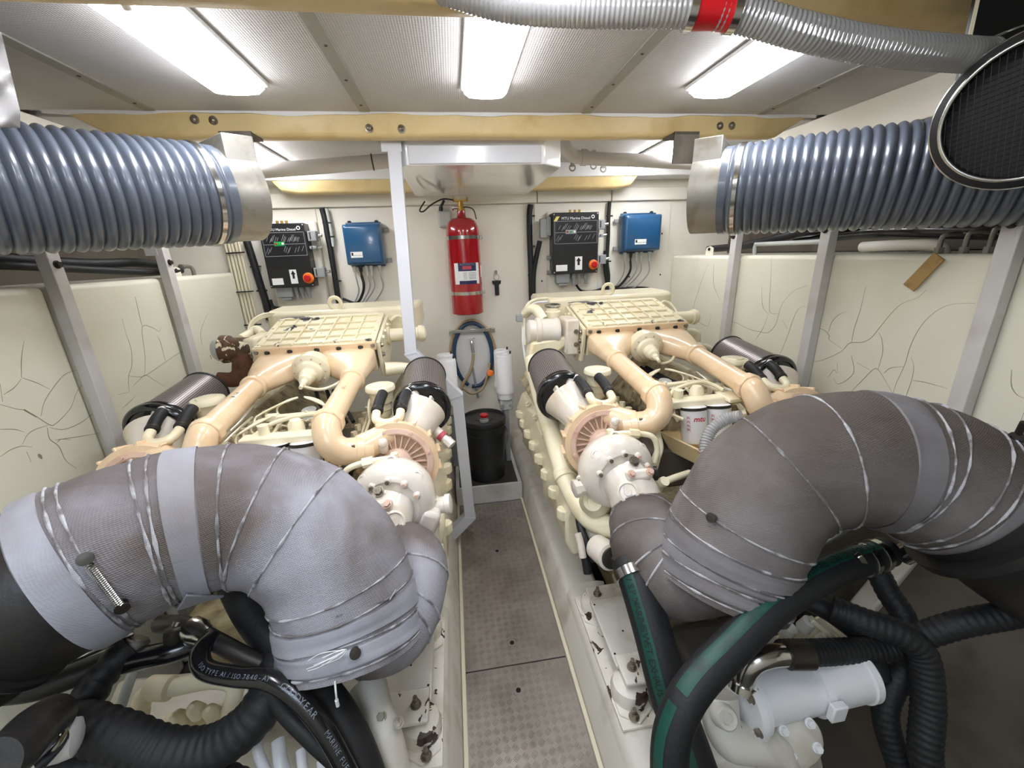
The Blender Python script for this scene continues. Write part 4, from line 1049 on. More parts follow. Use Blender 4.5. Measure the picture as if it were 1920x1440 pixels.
# --- crankcase and heads
MB().bb((-0.30, 1.28, 0.0), (0.30, 2.72, 0.62)).build('crankcase', 'cream_grime_shade', eng, bevel=0.02)
for s in (-1, 1):
    q = Matrix.Rotation(s * math.radians(38), 3, 'Y')
    mb = MB()
    mb.box((s * 0.33, 2.05, 0.72), (0.26, 1.25, 0.34), q)
    mb.build('cylinder_bank', 'cream_grime_shade', eng, bevel=0.015)
    for k in range(6):
        y = 1.55 + k * 0.2
        MB().box((s * 0.405, y, 0.845), (0.20, 0.17, 0.11), q).build('rocker_cover', 'cream', eng, bevel=0.025, seg=3)
    # outboard casting with bolt lugs along its edge
    prof = [(0.38, 0.42), (0.38, 0.66), (0.45, 0.72), (0.525, 0.68), (0.56, 0.58), (0.56, 0.45), (0.53, 0.38)]
    rs = []
    for i in range(11):
        y = 1.36 + i * 0.125; k = 1.0 + 0.02 * math.sin(i * 2.1)
        rs.append([V((s * (x if x < 0.5 else 0.5 + (x - 0.5) * (1.0 + 0.22 * math.sin(i * 2.6))), y, z * k)) for x, z in prof])
    side = MB().rings(rs).build('side_casting', 'cream', eng, angle=35, bevel=0.012)
    for i in range(8):
        y = 1.40 + i * 0.16
        lug = MB().prism([(-0.03, -0.02), (0.03, -0.02), (0.022, 0.03), (0.0, 0.045), (-0.022, 0.03)], (s * 0.55, y, 0.59), (0, 1, 0), (s * 0.9, 0, 0.2), (0, 0, -0.05)).build('lug', 'cream', side, bevel=0.006)
    # side edge studs
    for i in range(5):
        y = 1.42 + i * 0.24
        MB().bolt((s * 0.525, y, 0.695 if i % 2 else 0.685), (s * 0.5, 0, 0.8), 0.013, 0.02).build('bolt', 'cream', side)

# --- intercooler: sloping box under a ribbed cover
IO = V((0, 2.0, 1.231)); IV = V((0, 0.365, 0.084)).normalized(); IN = V((0, -IV.z, IV.y)); IL = 0.375
ip = lambda u, w, n=0.0: IO + V((u, 0, 0)) + IV * w + IN * n
def ibox(mb, u0, u1, w0, w1, n0, n1):
    mb.rings([[ip(u0, w0, n0), ip(u1, w0, n0), ip(u1, w1, n0), ip(u0, w1, n0)], [ip(u0, w0, n1), ip(u1, w0, n1), ip(u1, w1, n1), ip(u0, w1, n1)]])
    return mb
ibox(MB(), -0.262, 0.262, 0.004, IL, -0.17, -0.012).build('intercooler', 'cream', eng, bevel=0.006)
cov = ibox(MB(), -0.273, 0.273, 0.0, IL + 0.005, -0.012, -0.006).build('intercooler_cover', 'cream_chipped', eng, bevel=0.002)
ribs = [(-0.273, -0.245), (0.245, 0.273)] + [(x - 0.0035, x + 0.0035) for x in (-0.175, -0.105, -0.035, 0.035, 0.105, 0.175)]
for u0, u1 in ribs:
    ibox(MB(), u0, u1, 0.0, IL + 0.005, -0.006, 0.004 if u1 - u0 < 0.02 else 0.001).build('rib', 'cream_chipped', cov, bevel=0.0015)
for w in (0.0, 0.086, 0.172, 0.258, IL - 0.025):
    ibox(MB(), -0.25, 0.25, w + 0.012 if w == 0 else w, (w + 0.007 if 0 < w < 0.3 else w + 0.03), -0.006, 0.0035).build('rib', 'cream_chipped', cov, bevel=0.0015)
for w in (0.02, 0.12, 0.22, 0.32):
    for s in (-1, 1):
        MB().bolt(ip(s * 0.259, w, 0.001), IN, 0.005, 0.005).build('bolt', 'cream', cov)
for s in (-1, 1):
    pl = MB().rings([[ip(s * 0.273, 0.004, -0.012), ip(s * 0.273, IL, -0.012), ip(s * 0.273, IL, -0.17), ip(s * 0.273, 0.10, -0.24), ip(s * 0.273, 0.004, -0.20)],
                     [ip(s * 0.292, 0.004, -0.012), ip(s * 0.292, IL, -0.012), ip(s * 0.292, IL, -0.17), ip(s * 0.292, 0.10, -0.24), ip(s * 0.292, 0.004, -0.20)]]).build('end_plate', 'cream', eng, bevel=0.004)
    for w, n in ((0.03, -0.04), (0.03, -0.09), (0.03, -0.15), (0.10, -0.03), (0.18, -0.03), (0.27, -0.03), (0.10, -0.21), (0.34, -0.06)):
        MB().bolt(ip(s * 0.292, w, n), (s, 0, 0), 0.010, 0.011).build('bolt', 'bolt_steel' if w < 0.05 else 'cream', pl)

# rear cover and lifting eye
mb = MB()
poly = [(-0.40, 2.52), (-0.37, 2.44), (-0.30, 2.405), (0.34, 2.405), (0.42, 2.44), (0.45, 2.52), (0.46, 2.78), (-0.42, 2.78)]
mb.rings([[V((x, y, 1.20)) for x, y in poly], [V((x, y, 1.325)) for x, y in poly], [V((x * 0.97, 2.6 + (y - 2.6) * 0.93, 1.342)) for x, y in poly]])
mb.build('rear_cover', 'cream', eng, bevel=0.006)
MB().torus((0, 2.44, 1.375), (0.12, 1, 0.1), 0.032, 0.0105, n=32, m=12).cyl((0, 2.44, 1.29), (0, 2.44, 1.345), 0.016, n=14).build('lifting_eye', 'cream', eng)

# --- air manifold: flange and two trumpets
fl = ibox(MB(), -0.276, 0.276, -0.016, 0.002, -0.045, -0.002)
man = fl.build('air_manifold', 'peach', eng, bevel=0.004)
for u in (-0.215, -0.115, 0.005, 0.105, 0.205):
    MB().bolt(ip(u, -0.016, -0.024), (0, -1, 0.15), 0.009, 0.010).build('bolt', 'bolt_dark', man)
for u in (-0.262, 0.262):
    MB().bolt(ip(u, -0.016, -0.02), (0, -1, 0.15), 0.008, 0.010).build('bolt', 'bolt_steel', man)
def ringpts(cx, cy, cz, ax, ay, az, rx, rz, p, n=28):
    """superellipse section at centre with normal (0,-1,-s) tilt az"""
    out = []
    for k in range(n):
        a = 2 * PI * k / n; ca, sa = math.cos(a), math.sin(a)
        x = rx * math.copysign(abs(ca) ** (2 / p), ca); z = rz * math.copysign(abs(sa) ** (2 / p), sa)
        out.append(V((cx + x * math.cos(ax), cy + x * math.sin(ax) + z * math.sin(az), cz + z * math.cos(az))))
    return out
for s in (-1, 1):
    rs = [ringpts(s * 0.143, 1.992, 1.145, 0, 0, 0.1, 0.125, 0.055, 6),
          ringpts(s * 0.146, 1.955, 1.140, 0, 0, 0.1, 0.121, 0.054, 5),
          ringpts(s * 0.158, 1.91, 1.132, s * -0.1, 0, 0.12, 0.105, 0.052, 3.6),
          ringpts(s * 0.175, 1.865, 1.122, s * -0.16, 0, 0.12, 0.082, 0.051, 2.8),
          ringpts(s * 0.192, 1.82, 1.111, s * -0.16, 0, 0.12, 0.057, 0.0465, 2.2),
          ringpts(s * 0.200, 1.775, 1.105, s * -0.1, 0, 0.1, 0.0465, 0.0445, 2)]
    tr = MB().rings(rs).build('trumpet', 'peach', man, angle=60)
    c1 = V((s * 0.2015, 1.765, 1.104)); c2 = V((s * 0.197, 1.402, 1.064)); d = (c2 - c1).normalized()
    MB().lathe(c1, d, [(0.0445, -0.022), (0.0500, -0.02), (0.0525, -0.010), (0.0525, 0.000), (0.0500, 0.006), (0.043, 0.008)], n=36).build('collar', 'peach', man)
    MB().cyl(c1, c2, 0.0425, n=32).build('charge_pipe', 'peach', man)
    bd = MB().lathe(c2, d, [(0.0435, -0.012), (0.0540, -0.011), (0.0555, 0.010), (0.0540, 0.026), (0.0435, 0.027)], n=10, a0=0.3).build('joint_band', 'peach', man, bevel=0.003)
    e = [c2 + d * 0.015, c2 + d * 0.035, V((s * 0.200, 1.350, 1.036)), V((s * 0.212, 1.336, 1.002)), V((s * 0.250, 1.342, 0.970)), V((s * 0.33, 1.374, 0.955))]
    MB().tube(e, [0.0445, 0.046, 0.0475, 0.048, 0.048, 0.050], n=28, seg=6).build('charge_elbow', 'peach', man, angle=60)
    MB().box((s * 0.226, 1.300, 0.995), (0.03, 0.012, 0.02)).build('boss', 'cream', man, bevel=0.002)
    cl = MB().lathe((s * 0.292, 1.358, 0.962), (s * 0.9, 0.30, -0.2), [(0.049, -0.012), (0.0525, -0.011), (0.0525, 0.011), (0.049, 0.012)], n=32).build('clamp', 'peach', man)
    MB().box((s * 0.288, 1.320, 0.992), (0.010, 0.006, 0.030), Matrix.Rotation(0.4, 3, 'X')).build('clamp_screw', 'bolt_steel', cl)

# actuator between the trumpets
ac = V((0, 1.90, 1.135)); axd = V((-0.03, -0.97, -0.24)).normalized()
act = MB().lathe(ac, axd, [(0.070, -0.045), (0.074, 0.0), (0.082, 0.004), (0.082, 0.022), (0.074, 0.026), (0.058, 0.032), (0.053, 0.048), (0.036, 0.056), (0.034, 0.085), (0.030, 0.09), (0.026, 0.11), (0.016, 0.115), (0.014, 0.135), (0.009, 0.14), (0.008, 0.165)], n=40).build('actuator', 'cream', eng, angle=25)
u, w = perp(axd)
for k in range(10):
    a = 2 * PI * k / 10
    MB().bolt(ac + axd * 0.026 + (u * math.cos(a) + w * math.sin(a)) * 0.067, axd, 0.0050, 0.006, False).build('bolt', 'pink', act)
MB().box(ac + V((0, 0.05, 0.02)), (0.16, 0.02, 0.05)).build('actuator_bracket', 'peach', eng, bevel=0.005)
MB().tube([ac + axd * 0.15, ac + V((0.04, -0.1, -0.07)), ac + V((0.10, -0.08, -0.065)), ac + V((0.16, -0.02, -0.04))], 0.007, n=8).build('oil_line', 'cream', eng)

# --- valley between the banks: injection pump, fittings, pipes
MB().bb((-0.19, 1.42, 0.62), (0.19, 1.98, 0.80)).build('valley_plate', 'hull_dark', eng, bevel=0.01)  # dark colour paints in the shade between the banks
pump = MB().bb((-0.085, 1.46, 0.84), (0.075, 1.86, 0.93)).build('injection_pump', 'cream_grime_shade', eng, bevel=0.012)
for i in range(6):
    for s in (-1, 1):
        x = s * 0.045 - 0.01; y = 1.50 + i * 0.052
        MB().cyl((x + s * 0.05, y, 0.895), (x + s * 0.075, y, 0.90), 0.013, n=6).build('nut', 'cream_grime_shade', pump)
for i in range(6):
    # long delivery pipes that fan out of the clamp and hook back to the injection pump
    for s in (-1, 1):
        if i < 3: a0 = V((s * (0.012 + 0.006 * i), 1.715 - 0.006 * i, 1.062)); ye = 1.70 - 0.035 * i; xe = 0.075 + 0.030 * i
        else: a0 = V((s * 0.05 + 0.004 * (i - 4), 1.590, 1.036 + 0.006 * (i - 4))); ye = 1.575 - 0.03 * (i - 3); xe = 0.125 + 0.016 * (i - 3)
        zt = 1.045 - 0.008 * i
        P = [a0, a0.lerp(V((s * xe, ye, zt)), 0.5) + V((0, 0, 0.004)), V((s * xe, ye, zt)), V((s * (xe + 0.016), ye - 0.010, zt - 0.014)), V((s * (xe + 0.012), ye - 0.022, zt - 0.035)), V((s * (xe - 0.02), ye - 0.015, zt - 0.062)), V((s * (xe - 0.05), ye - 0.008, zt - 0.078))]
        MB().tube(P, 0.0045, n=8, seg=5).build('injection_pipe', 'cream', pump)
        MB().cyl(P[-1], P[-1] + V((-s * 0.022, 0.004, -0.006)), 0.010, n=6).build('pipe_nut', 'cream', pump)
for i in range(7):
    for j in range(4):
        x = -0.13 + j * 0.042 + (0.01 if i % 2 else 0); y = 1.49 + i * 0.046
        MB().cyl((x, y, 0.92), (x + 0.004, y, 0.948 + 0.006 * ((i + j) % 2)), 0.0145, n=6).cyl((x + 0.004, y, 0.945), (x + 0.006, y, 0.972), 0.0095, n=10).build('fitting', 'cream_grime_shade', pump)
for s in (-1, 1):
    MB().box((s * 0.235, 1.72, 0.905), (0.05, 0.42, 0.06)).build('fuel_rail', 'cream_grime_shade', eng, bevel=0.012)
    for i in range(6):
        y = 1.54 + i * 0.07
        MB().cyl((s * 0.235, y, 0.93), (s * 0.235, y, 0.958), 0.013, n=6).build('rail_nut', 'cream', eng)
MB().bar((-0.075, 1.585, 1.03), (0.16, 1.60, 1.028), 0.028, 0.012).build('pipe_clamp_bar', 'cream', eng, bevel=0.002)
MB().bb((-0.09, 1.57, 1.018), (-0.05, 1.60, 1.042)).build('pipe_clamp', 'cream', eng, bevel=0.003)
for s in (-1, 1):
    MB().tube([V((s * 0.03, 1.56, 1.02)), V((s * 0.05, 1.50, 0.985)), V((s * 0.085, 1.44, 0.955)), V((s * 0.09, 1.40, 0.94))], 0.007, n=9).build('fuel_pipe', 'cream', eng)
    MB().tube([V((s * 0.09, 1.60, 0.98)), V((s * 0.12, 1.53, 0.97)), V((s * 0.10, 1.44, 0.955)), V((s * 0.075, 1.38, 0.95))], 0.008, n=9).build('fuel_pipe', 'cream', eng)
    MB().tube([V((s * 0.27, 1.86, 0.985)), V((s * 0.272, 1.74, 0.965)), V((s * 0.275, 1.60, 0.95)), V((s * 0.27, 1.48, 0.92))], 0.0065, n=8).build('fuel_pipe', 'cream', eng)
    MB().tube([V((s * 0.252, 1.80, 0.96)), V((s * 0.255, 1.70, 0.955)), V((s * 0.26, 1.56, 0.94)), V((s * 0.262, 1.45, 0.90))], 0.0065, n=8).build('fuel_pipe', 'cream', eng)
    MB().tube([V((s * 0.285, 1.72, 1.03)), V((s * 0.28, 1.68, 1.035)), V((s * 0.275, 1.66, 1.0)), V((s * 0.275, 1.65, 0.94))], 0.005, n=8).build('fuel_pipe', 'cream', eng)
MB().lathe((0.02, 1.73, 0.93), (0, -0.2, 1), [(0.034, 0), (0.034, 0.05), (0.028, 0.056), (0.030, 0.075), (0.018, 0.08)], n=18).build('solenoid', 'grey_light', eng)
MB().tube([(0.14, 1.62, 0.95), (0.10, 1.60, 0.98), (0.12, 1.585, 0.97), (0.16, 1.58, 0.965)], 0.008, n=8).build('drain_pipe', 'cream', eng)

# --- twin fuel filters under a head, drip tray below
fh = at(1293, 752, Y=1.43) - V((XCR, 0, 0)); fh2 = at(1350, 744, Y=1.43) - V((XCR, 0, 0))
head = MB().bar(V((-0.13, 1.455, 0.993)), V((0.20, 1.455, 0.993)), 0.055, 0.034).build('filter_head', 'cream', eng, bevel=0.006)
MB().bb((0.13, 1.40, 0.995), (0.215, 1.50, 1.012)).build('bracket', 'cream', head, bevel=0.003)
MB().lathe((0.045, 1.50, 1.0), (0, 0, 1), [(0.03, 0), (0.028, 0.03), (0.018, 0.045), (0.004, 0.048)], n=18).build('dome', 'cream', head)
MB().cyl((-0.055, 1.47, 1.0), (-0.055, 1.47, 1.045), 0.019, n=14).build('vent_boss', 'cream', head)
MB().tube([(-0.10, 1.475, 1.0), (-0.04, 1.52, 1.03), (0.07, 1.54, 1.045), (0.12, 1.53, 1.04), (0.16, 1.49, 1.02)], 0.009, n=9).build('fuel_pipe', 'cream', head)
for x in (-0.012, 0.094):
    fa = V((x, 1.425, 0.985)); fdn = V((0.02, -0.22, -1)).normalized()
    ff = MB().lathe(fa, fdn, [(0.046, 0.0), (0.051, 0.004), (0.051, 0.015), (0.0505, 0.018), (0.0505, 0.135), (0.047, 0.145), (0.034, 0.15), (0.015, 0.152)], n=36).build('fuel_filter', 'white_plastic', eng)
    MB().lathe(fa, fdn, [(0.052, 0.0), (0.052, 0.012)], n=36, cap0=False, cap1=False).build('gasket', 'bolt_dark', ff)
    u = V((1, 0, 0)); nrm = V((0, -1, 0.22)).normalized()
    def bend(x0, z0, ang0=0.0, fa=fa, fdn=fdn):
        def g(px, py):
            a = ang0 + px / 0.0507; q = fa + fdn * (z0 - py)
            side = V((1, 0, 0)); fr0 = fdn.cross(side).normalized()
            if fr0.y > 0: fr0 = -fr0
            return q + side * (math.sin(a) * 0.0511) + fr0 * (math.cos(a) * 0.0511)
        return g
    mb = MB(); text(mb, 'mtu', (0, 0, 0), u, u, 0.030, shear=0.25, bold=True, bend=bend(0, 0.045, -0.10)); mb.build('logo', 'red_plastic', ff)
    mb = MB()
    g = bend(0, 0.06, -0.95)
    for k in range(4):
        zc = 0.02 - k * 0.016
        for (a1, b1, a2, b2) in ((-0.008, 0.005, 0.008, 0.003), (-0.006, 0.0, 0.006, -0.002), (-0.001, 0.006, -0.006, -0.006), (0.001, 0.003, 0.007, -0.006)):
            p0 = g(a1 * (1 + 0.2 * (k % 2)), zc + b1); p1 = g(a2, zc + b2); mb.bar(p0, p1, 0.0011, 0.0011, up=(0.3, -1, 0.4))
    stuff(mb.build('handwriting', 'label_red', ff))
tray = [(-0.055, 1.235), (0.17, 1.235), (0.20, 1.47), (-0.125, 1.47)]
mb = MB()
o = [V((x, y, 0.865)) for x, y in tray]; i_ = [V((x * 0.9 + 0.003, 1.355 + (y - 1.355) * 0.85, 0.865)) for x, y in tray]; bt = [V((x * 0.7 + 0.01, 1.355 + (y - 1.355) * 0.6, 0.80)) for x, y in tray]
ou = [V((x * 0.96, 1.355 + (y - 1.355) * 0.95, 0.855)) for x, y in tray]; ob = [V((x * 0.74, 1.355 + (y - 1.355) * 0.65, 0.79)) for x, y in tray]
mb.rings([ob, ou, o, i_, bt])
tr = mb.build('drip_tray', 'peach_dirty', eng, angle=20)
MB().bb((-0.07, 1.21, 0.858), (0.01, 1.24, 0.866)).build('tray_lip', 'cream', tr, bevel=0.002)

# --- turbochargers, air filters, breathers
OUTLET = {}
for s in (-1, 1):
    tc = V((s * 0.418, 1.375, 0.895)); ax = V((-s * 0.06, -1, 0.10)).normalized()
    # compressor volute, spiral outlet towards the elbow
    vol = MB().lathe(tc, ax, [(0.06, -0.105), (0.075, -0.10), (0.115, -0.085), (0.138, -0.055), (0.144, -0.025), (0.142, -0.004), (0.148, -0.002), (0.148, 0.006), (0.128, 0.008), (0.124, 0.004)], n=64).build('compressor_volute', 'peach', eng, angle=50)
    u, w = perp(ax)
    P = []
    MB().tube([V((s * 0.30, 1.368, 0.962)), V((s * 0.34, 1.388, 0.975)), V((s * 0.385, 1.41, 0.992)), V((s * 0.43, 1.42, 0.997)), V((s * 0.49, 1.42, 0.97))], [0.052, 0.048, 0.042, 0.035, 0.025], n=24).build('volute_outlet', 'peach', vol)
    for k in range(14):
        a = 2 * PI * k / 14 + 0.2; dd = u * math.cos(a) + w * math.sin(a)
        if dd.z < -0.3: continue
        MB().bar(tc + dd * 0.150 + ax * 0.002, tc + dd * 0.136 - ax * 0.075, 0.009, 0.020, up=dd).build('rib', 'peach', vol, bevel=0.002)
    back = MB().lathe(tc, ax, [(0.128, 0.004), (0.128, 0.014), (0.112, 0.018), (0.106, 0.014), (0.104, -0.004), (0.056, -0.002), (0.054, 0.018), (0.045, 0.022), (0.042, 0.05)], n=64).build('back_plate', 'pink', vol, angle=40)
    for k in range(24):
        a = 2 * PI * k / 24; dd = u * math.cos(a) + w * math.sin(a)
        MB().bar(tc + dd * 0.053 + ax * 0.006, tc + dd * 0.105 + ax * 0.004, 0.0045, 0.014, up=ax).build('rib', 'pink', back)
    for k in range(8):
        a = 2 * PI * k / 8 + 0.3; dd = u * math.cos(a) + w * math.sin(a)
        MB().bolt(tc + dd * 0.120 + ax * 0.016, ax, 0.006, 0.007).build('bolt', 'pink', back)
    # oil feed on top
    MB().cyl(tc + V((s * -0.04, -0.02, 0.06)), tc + V((s * -0.035, -0.04, 0.09)), 0.016, n=10).sphere(tc + V((s * -0.035, -0.045, 0.10)), 0.017).build('oil_feed', 'white_engine', eng)
    # turbine housing
    th = tc + ax * 0.135 + V((0, 0, -0.068))
    if s > 0: th = th + V((0.005, 0, -0.01))
    ta = (ax + V((0, 0, -0.05))).normalized()
    tb = MB().lathe(th, ta, [(0.045, -0.10), (0.095, -0.082), (0.126, -0.052), (0.138, -0.012), (0.137, 0.018), (0.126, 0.042), (0.108, 0.058), (0.092, 0.064), (0.089, 0.058), (0.07, 0.06), (0.05, 0.066)], n=56).build('turbine_housing', 'white_engine', eng, angle=60)
    u, w = perp(ta)
    for ang, rr, hh in ((2.35, 0.118, 0.02), (0.8, 0.118, 0.02), (1.57, 0.126, -0.02), (3.3, 0.128, -0.01), (-0.25, 0.124, 0.0), (-0.9, 0.10, 0.03)):
        dd = V((math.cos(ang), 0, math.sin(ang))); dd = (dd - ta * dd.dot(ta)).normalized()
        o = th + dd * (rr - 0.012) + ta * hh; ex_ = (dd * 0.8 + ta * 0.6).normalized()
        MB().lathe(o, ex_, [(0.024, -0.02), (0.023, 0.022), (0.019, 0.027), (0.012, 0.028), (0.011, 0.02)], n=22).build('plug_boss', 'white_engine', tb)
    for ang in (0.4, 1.0, 1.57, 2.15, 2.8):
        dd = V((math.cos(ang), 0, math.sin(ang))); dd = (dd - ta * dd.dot(ta)).normalized()
        b = MB().lathe(th + dd * 0.094 + ta * 0.055, ta, [(0.014, -0.02), (0.012, 0.012), (0.008, 0.016)], n=14).build('boss', 'white_engine', tb)
        MB().bolt(th + dd * 0.094 + ta * 0.069, ta, 0.0075, 0.008, False).build('bolt', 'pink' if ang < 1.2 else 'bolt_steel', b)
    # outlet throat, bending forward and down to the lagged pipe
    oa = th + ta * 0.035 + V((s * -0.005, 0, 0.0)); ob_ = th + ta * 0.125 + V((s * -0.032, 0, -0.095))
    MB().tube([oa, oa * 0.5 + ob_ * 0.5 + V((0, -0.012, 0.014)), ob_], [0.080, 0.084, 0.092], n=36).build('outlet_throat', 'white_engine', tb, angle=60)
    od = (ob_ - oa).normalized(); OUTLET[s] = (ob_, od)
    MB().lathe(ob_, od, [(0.090, -0.01), (0.101, -0.009), (0.101, 0.004), (0.104, 0.004), (0.104, 0.014), (0.092, 0.015)], n=40).build('gasket_ring', 'rust', tb)
    pd = V((s * 0.35, -0.8, 0.35)).normalized()
    pn = V((s * 0.40, -0.62, 0.52)).normalized(); pm = oa * 0.45 + ob_ * 0.55
    MB().lathe(pm + pn * 0.088, pn, [(0.040, -0.05), (0.036, -0.02), (0.035, 0.012), (0.028, 0.016), (0.025, 0.01), (0.014, 0.009), (0.012, 0.014), (0.002, 0.014)], n=28).build('blanking_plug', 'white_engine', tb)
    if s > 0: MB().box(th + V((s * 0.105, -0.02, -0.075)), (0.07, 0.10, 0.09), Matrix.Rotation(s * 0.4, 3, 'Y')).build('foot', 'white_engine', tb, bevel=0.015)
    # raised casting with two lugs over the throat
    pn2 = V((-s * 0.15, -0.62, 0.72)).normalized(); q2 = oa * 0.75 + ob_ * 0.25 + pn2 * 0.082
    sp2 = MB().box(q2, (0.085, 0.05, 0.04), Matrix.Rotation(-0.6, 3, 'X')).build('lug_casting', 'white_engine', tb, bevel=0.012, seg=3)
    for dx in (-0.032, 0.032):
        MB().bolt(q2 + V((dx, -0.02, 0.018)) + pn2 * 0.006, pn2, 0.010, 0.012).build('bolt', 'pink', sp2)
    MB().bolt(q2 + V((0, 0.03, 0.035)) + pn2 * 0.004, pn2, 0.013, 0.014).build('bolt', 'bolt_steel', sp2)
    # wastegate body and water jacket outboard of the turbine
    if s > 0:
        wg = MB().lathe(th + V((s * 0.085, -0.005, -0.10)), (s * 0.15, -0.5, -0.8), [(0.05, -0.05), (0.055, -0.02), (0.052, 0.03), (0.042, 0.05), (0.042, 0.09), (0.05, 0.095), (0.05, 0.115), (0.03, 0.125)], n=28).build('wastegate', 'white_engine', tb)
        MB().bolt(th + V((s * 0.10, -0.06, -0.12)), (0, -1, 0.4), 0.014, 0.012).build('bolt', 'white_engine', wg)
        MB().box(th + V((s * 0.10, 0.05, -0.19)), (0.09, 0.12, 0.14), Matrix.Rotation(s * 0.25, 3, 'Y')).build('jacket', 'cream', tb, bevel=0.02)
        MB().lathe(th + V((s * 0.135, 0.0, -0.05)), (s, -0.1, 0.1), [(0.03, -0.03), (0.028, 0.03), (0.034, 0.032), (0.034, 0.05), (0.02, 0.054)], n=22).build('side_plug', 'white_engine', tb)
    else:
        MB().lathe(th + V((-0.125, -0.01, -0.045)), (-1, -0.1, -0.1), [(0.03, -0.03), (0.028, 0.016), (0.033, 0.018), (0.033, 0.034), (0.02, 0.038)], n=8).build('side_plug', 'white_engine', tb)
    # oil pipe over the housing
    q = th + V((0, 0.03, 0.115))
    sp_ = -s
    MB().tube([q + V((s * 0.01, 0.01, 0.012)), q + V((sp_ * 0.05, 0.005, 0.012)), q + V((sp_ * 0.10, 0.0, 0.008)), q + V((sp_ * 0.145, -0.01, -0.006)), q + V((sp_ * 0.16, -0.02, -0.05)), q + V((sp_ * 0.15, -0.03, -0.10))], 0.0105, n=12).build('oil_pipe', 'cream', tb)
    MB().cyl(q + V((sp_ * 0.06, 0.004, 0.012)), q + V((sp_ * 0.095, 0.0, 0.008)), 0.017, n=6).cyl(q + V((s * 0.01, 0.01, 0.0)), q + V((s * 0.01, 0.01, 0.03)), 0.014, n=6).build('union_nut', 'cream', tb)
    # inlet funnel from the air filter
    f0 = V((s * 0.500, 1.615, 0.998)); fax = V((s * -0.01, 1, 0.15)).normalized()
    MB().tube([tc - ax * 0.09, V((s * 0.445, 1.50, 0.925)), V((s * 0.475, 1.555, 0.965)), f0 - fax * 0.005], [0.062, 0.066, 0.078, 0.098], n=36, seg=5).build('inlet_funnel', 'white_engine', eng, angle=60)
    MB().bar(V((s * 0.50, 1.50, 0.965)), V((s * 0.545, 1.60, 1.055)), 0.012, 0.03).build('funnel_web', 'white_engine', eng, bevel=0.003)
    flt = MB().lathe(f0, fax, [(0.096, -0.004), (0.100, -0.012), (0.112, -0.010), (0.119, 0.0), (0.120, 0.016), (0.114, 0.022), (0.117, 0.026), (0.115, 0.04), (0.107, 0.043)], n=56).build('air_filter', 'rubber_gloss', eng, angle=50)
    MB().lathe(f0 + fax * 0.045, fax, [(0.106, 0), (0.096, 0.29)], n=72, cap1=True).build('element', 'filter_dark', flt)
    MB().lathe(f0 + fax * 0.335, fax, [(0.096, -0.006), (0.101, -0.004), (0.101, 0.006), (0.092, 0.010), (0.02, 0.011)], n=56).build('end_cap', 'rubber', flt)
    mb = MB(); u, w = perp(fax)
    cone = lambda h, a: f0 + fax * (0.045 + h) + (u * math.cos(a) + w * math.sin(a)) * (0.1075 - 0.01 * h / 0.29)
    for k in range(84):
        a0 = 2 * PI * k / 84
        q4 = [cone(0.0, a0), cone(0.0, a0 + 0.028), cone(0.29, a0 + 0.028), cone(0.29, a0)]; mb.add(q4, [(0, 1, 2, 3)])
    for j in range(42):
        h0 = j * 0.29 / 42
        rs = [[cone(h0, 2 * PI * k / 48) for k in range(48)], [cone(h0 + 0.0022, 2 * PI * k / 48) for k in range(48)]]
        mb.rings(rs, False, False)
    stuff(mb.build('wire_mesh', 'filter_wire', flt))
    # drain plug pipe with the red ring, outboard
    if s > 0:
        a = V((0.515, 1.60, 0.945)); b = V((0.575, 1.555, 0.895)); d = (b - a).normalized()
        dp = MB().cyl(a - d * 0.03, b, 0.021, n=20).cyl(b, b + d * 0.03, 0.017, n=20).cyl(b + d * 0.02, b + d * 0.055, 0.021, n=8).build('drain_stub', 'white_engine', eng)
        MB().cyl(b - d * 0.012, b + d * 0.006, 0.0225, n=20).build('red_ring', 'label_red', dp)
    # breather canister with cap, two rubber hoses and the white bend
    cb_ = V((s * 0.332, 1.672, 0.965))
    br = MB().lathe(cb_, (0, 0, 1), [(0.03, 0), (0.036, 0.01), (0.036, 0.03), (0.040, 0.034), (0.040, 0.06), (0.046, 0.066), (0.048, 0.10), (0.056, 0.112), (0.0605, 0.118), (0.0605, 0.130), (0.057, 0.136), (0.040, 0.137), (0.038, 0.142), (0.034, 0.143), (0.002, 0.143)], n=40).build('breather', 'cream', eng, angle=35)
    A0, A1 = V((s * 0.352, 1.605, 1.085)), V((s * 0.342, 1.495, 1.048)); B0, B1 = V((s * 0.448, 1.59, 1.085)), V((s * 0.432, 1.49, 1.05))
    for a, b in ((A0, A1), (B0, B1)):
        hz = MB().tube([a, (a + b) / 2 + V((0, 0, 0.006)), b], 0.0205, n=20).build('breather_hose', 'rubber', eng)
        d = (b - a).normalized()
        MB().lathe(b - d * 0.012, d, [(0.0205, -0.007), (0.0225, -0.006), (0.0225, 0.006), (0.0205, 0.007)], n=20).build('hose_clip', 'bolt_dark', hz)
    MB().tube([A1 + (A1 - A0) * 0.02, V((s * 0.345, 1.455, 1.034)), V((s * 0.372, 1.436, 1.026)), V((s * 0.402, 1.436, 1.026)), V((s * 0.427, 1.455, 1.034)), B1 + (B1 - B0) * 0.02], 0.0165, n=18).build('white_bend', 'cream', eng)
    MB().tube([B0, B0 + V((s * 0.012, 0.016, 0.004)), B0 + V((s * 0.03, 0.012, -0.012)), V((s * 0.485, 1.58, 1.02))], 0.0175, n=16).build('elbow', 'white_engine', eng)
    MB().tube([A0, V((s * 0.345, 1.64, 1.07))], 0.017, n=16).build('elbow', 'cream', eng)

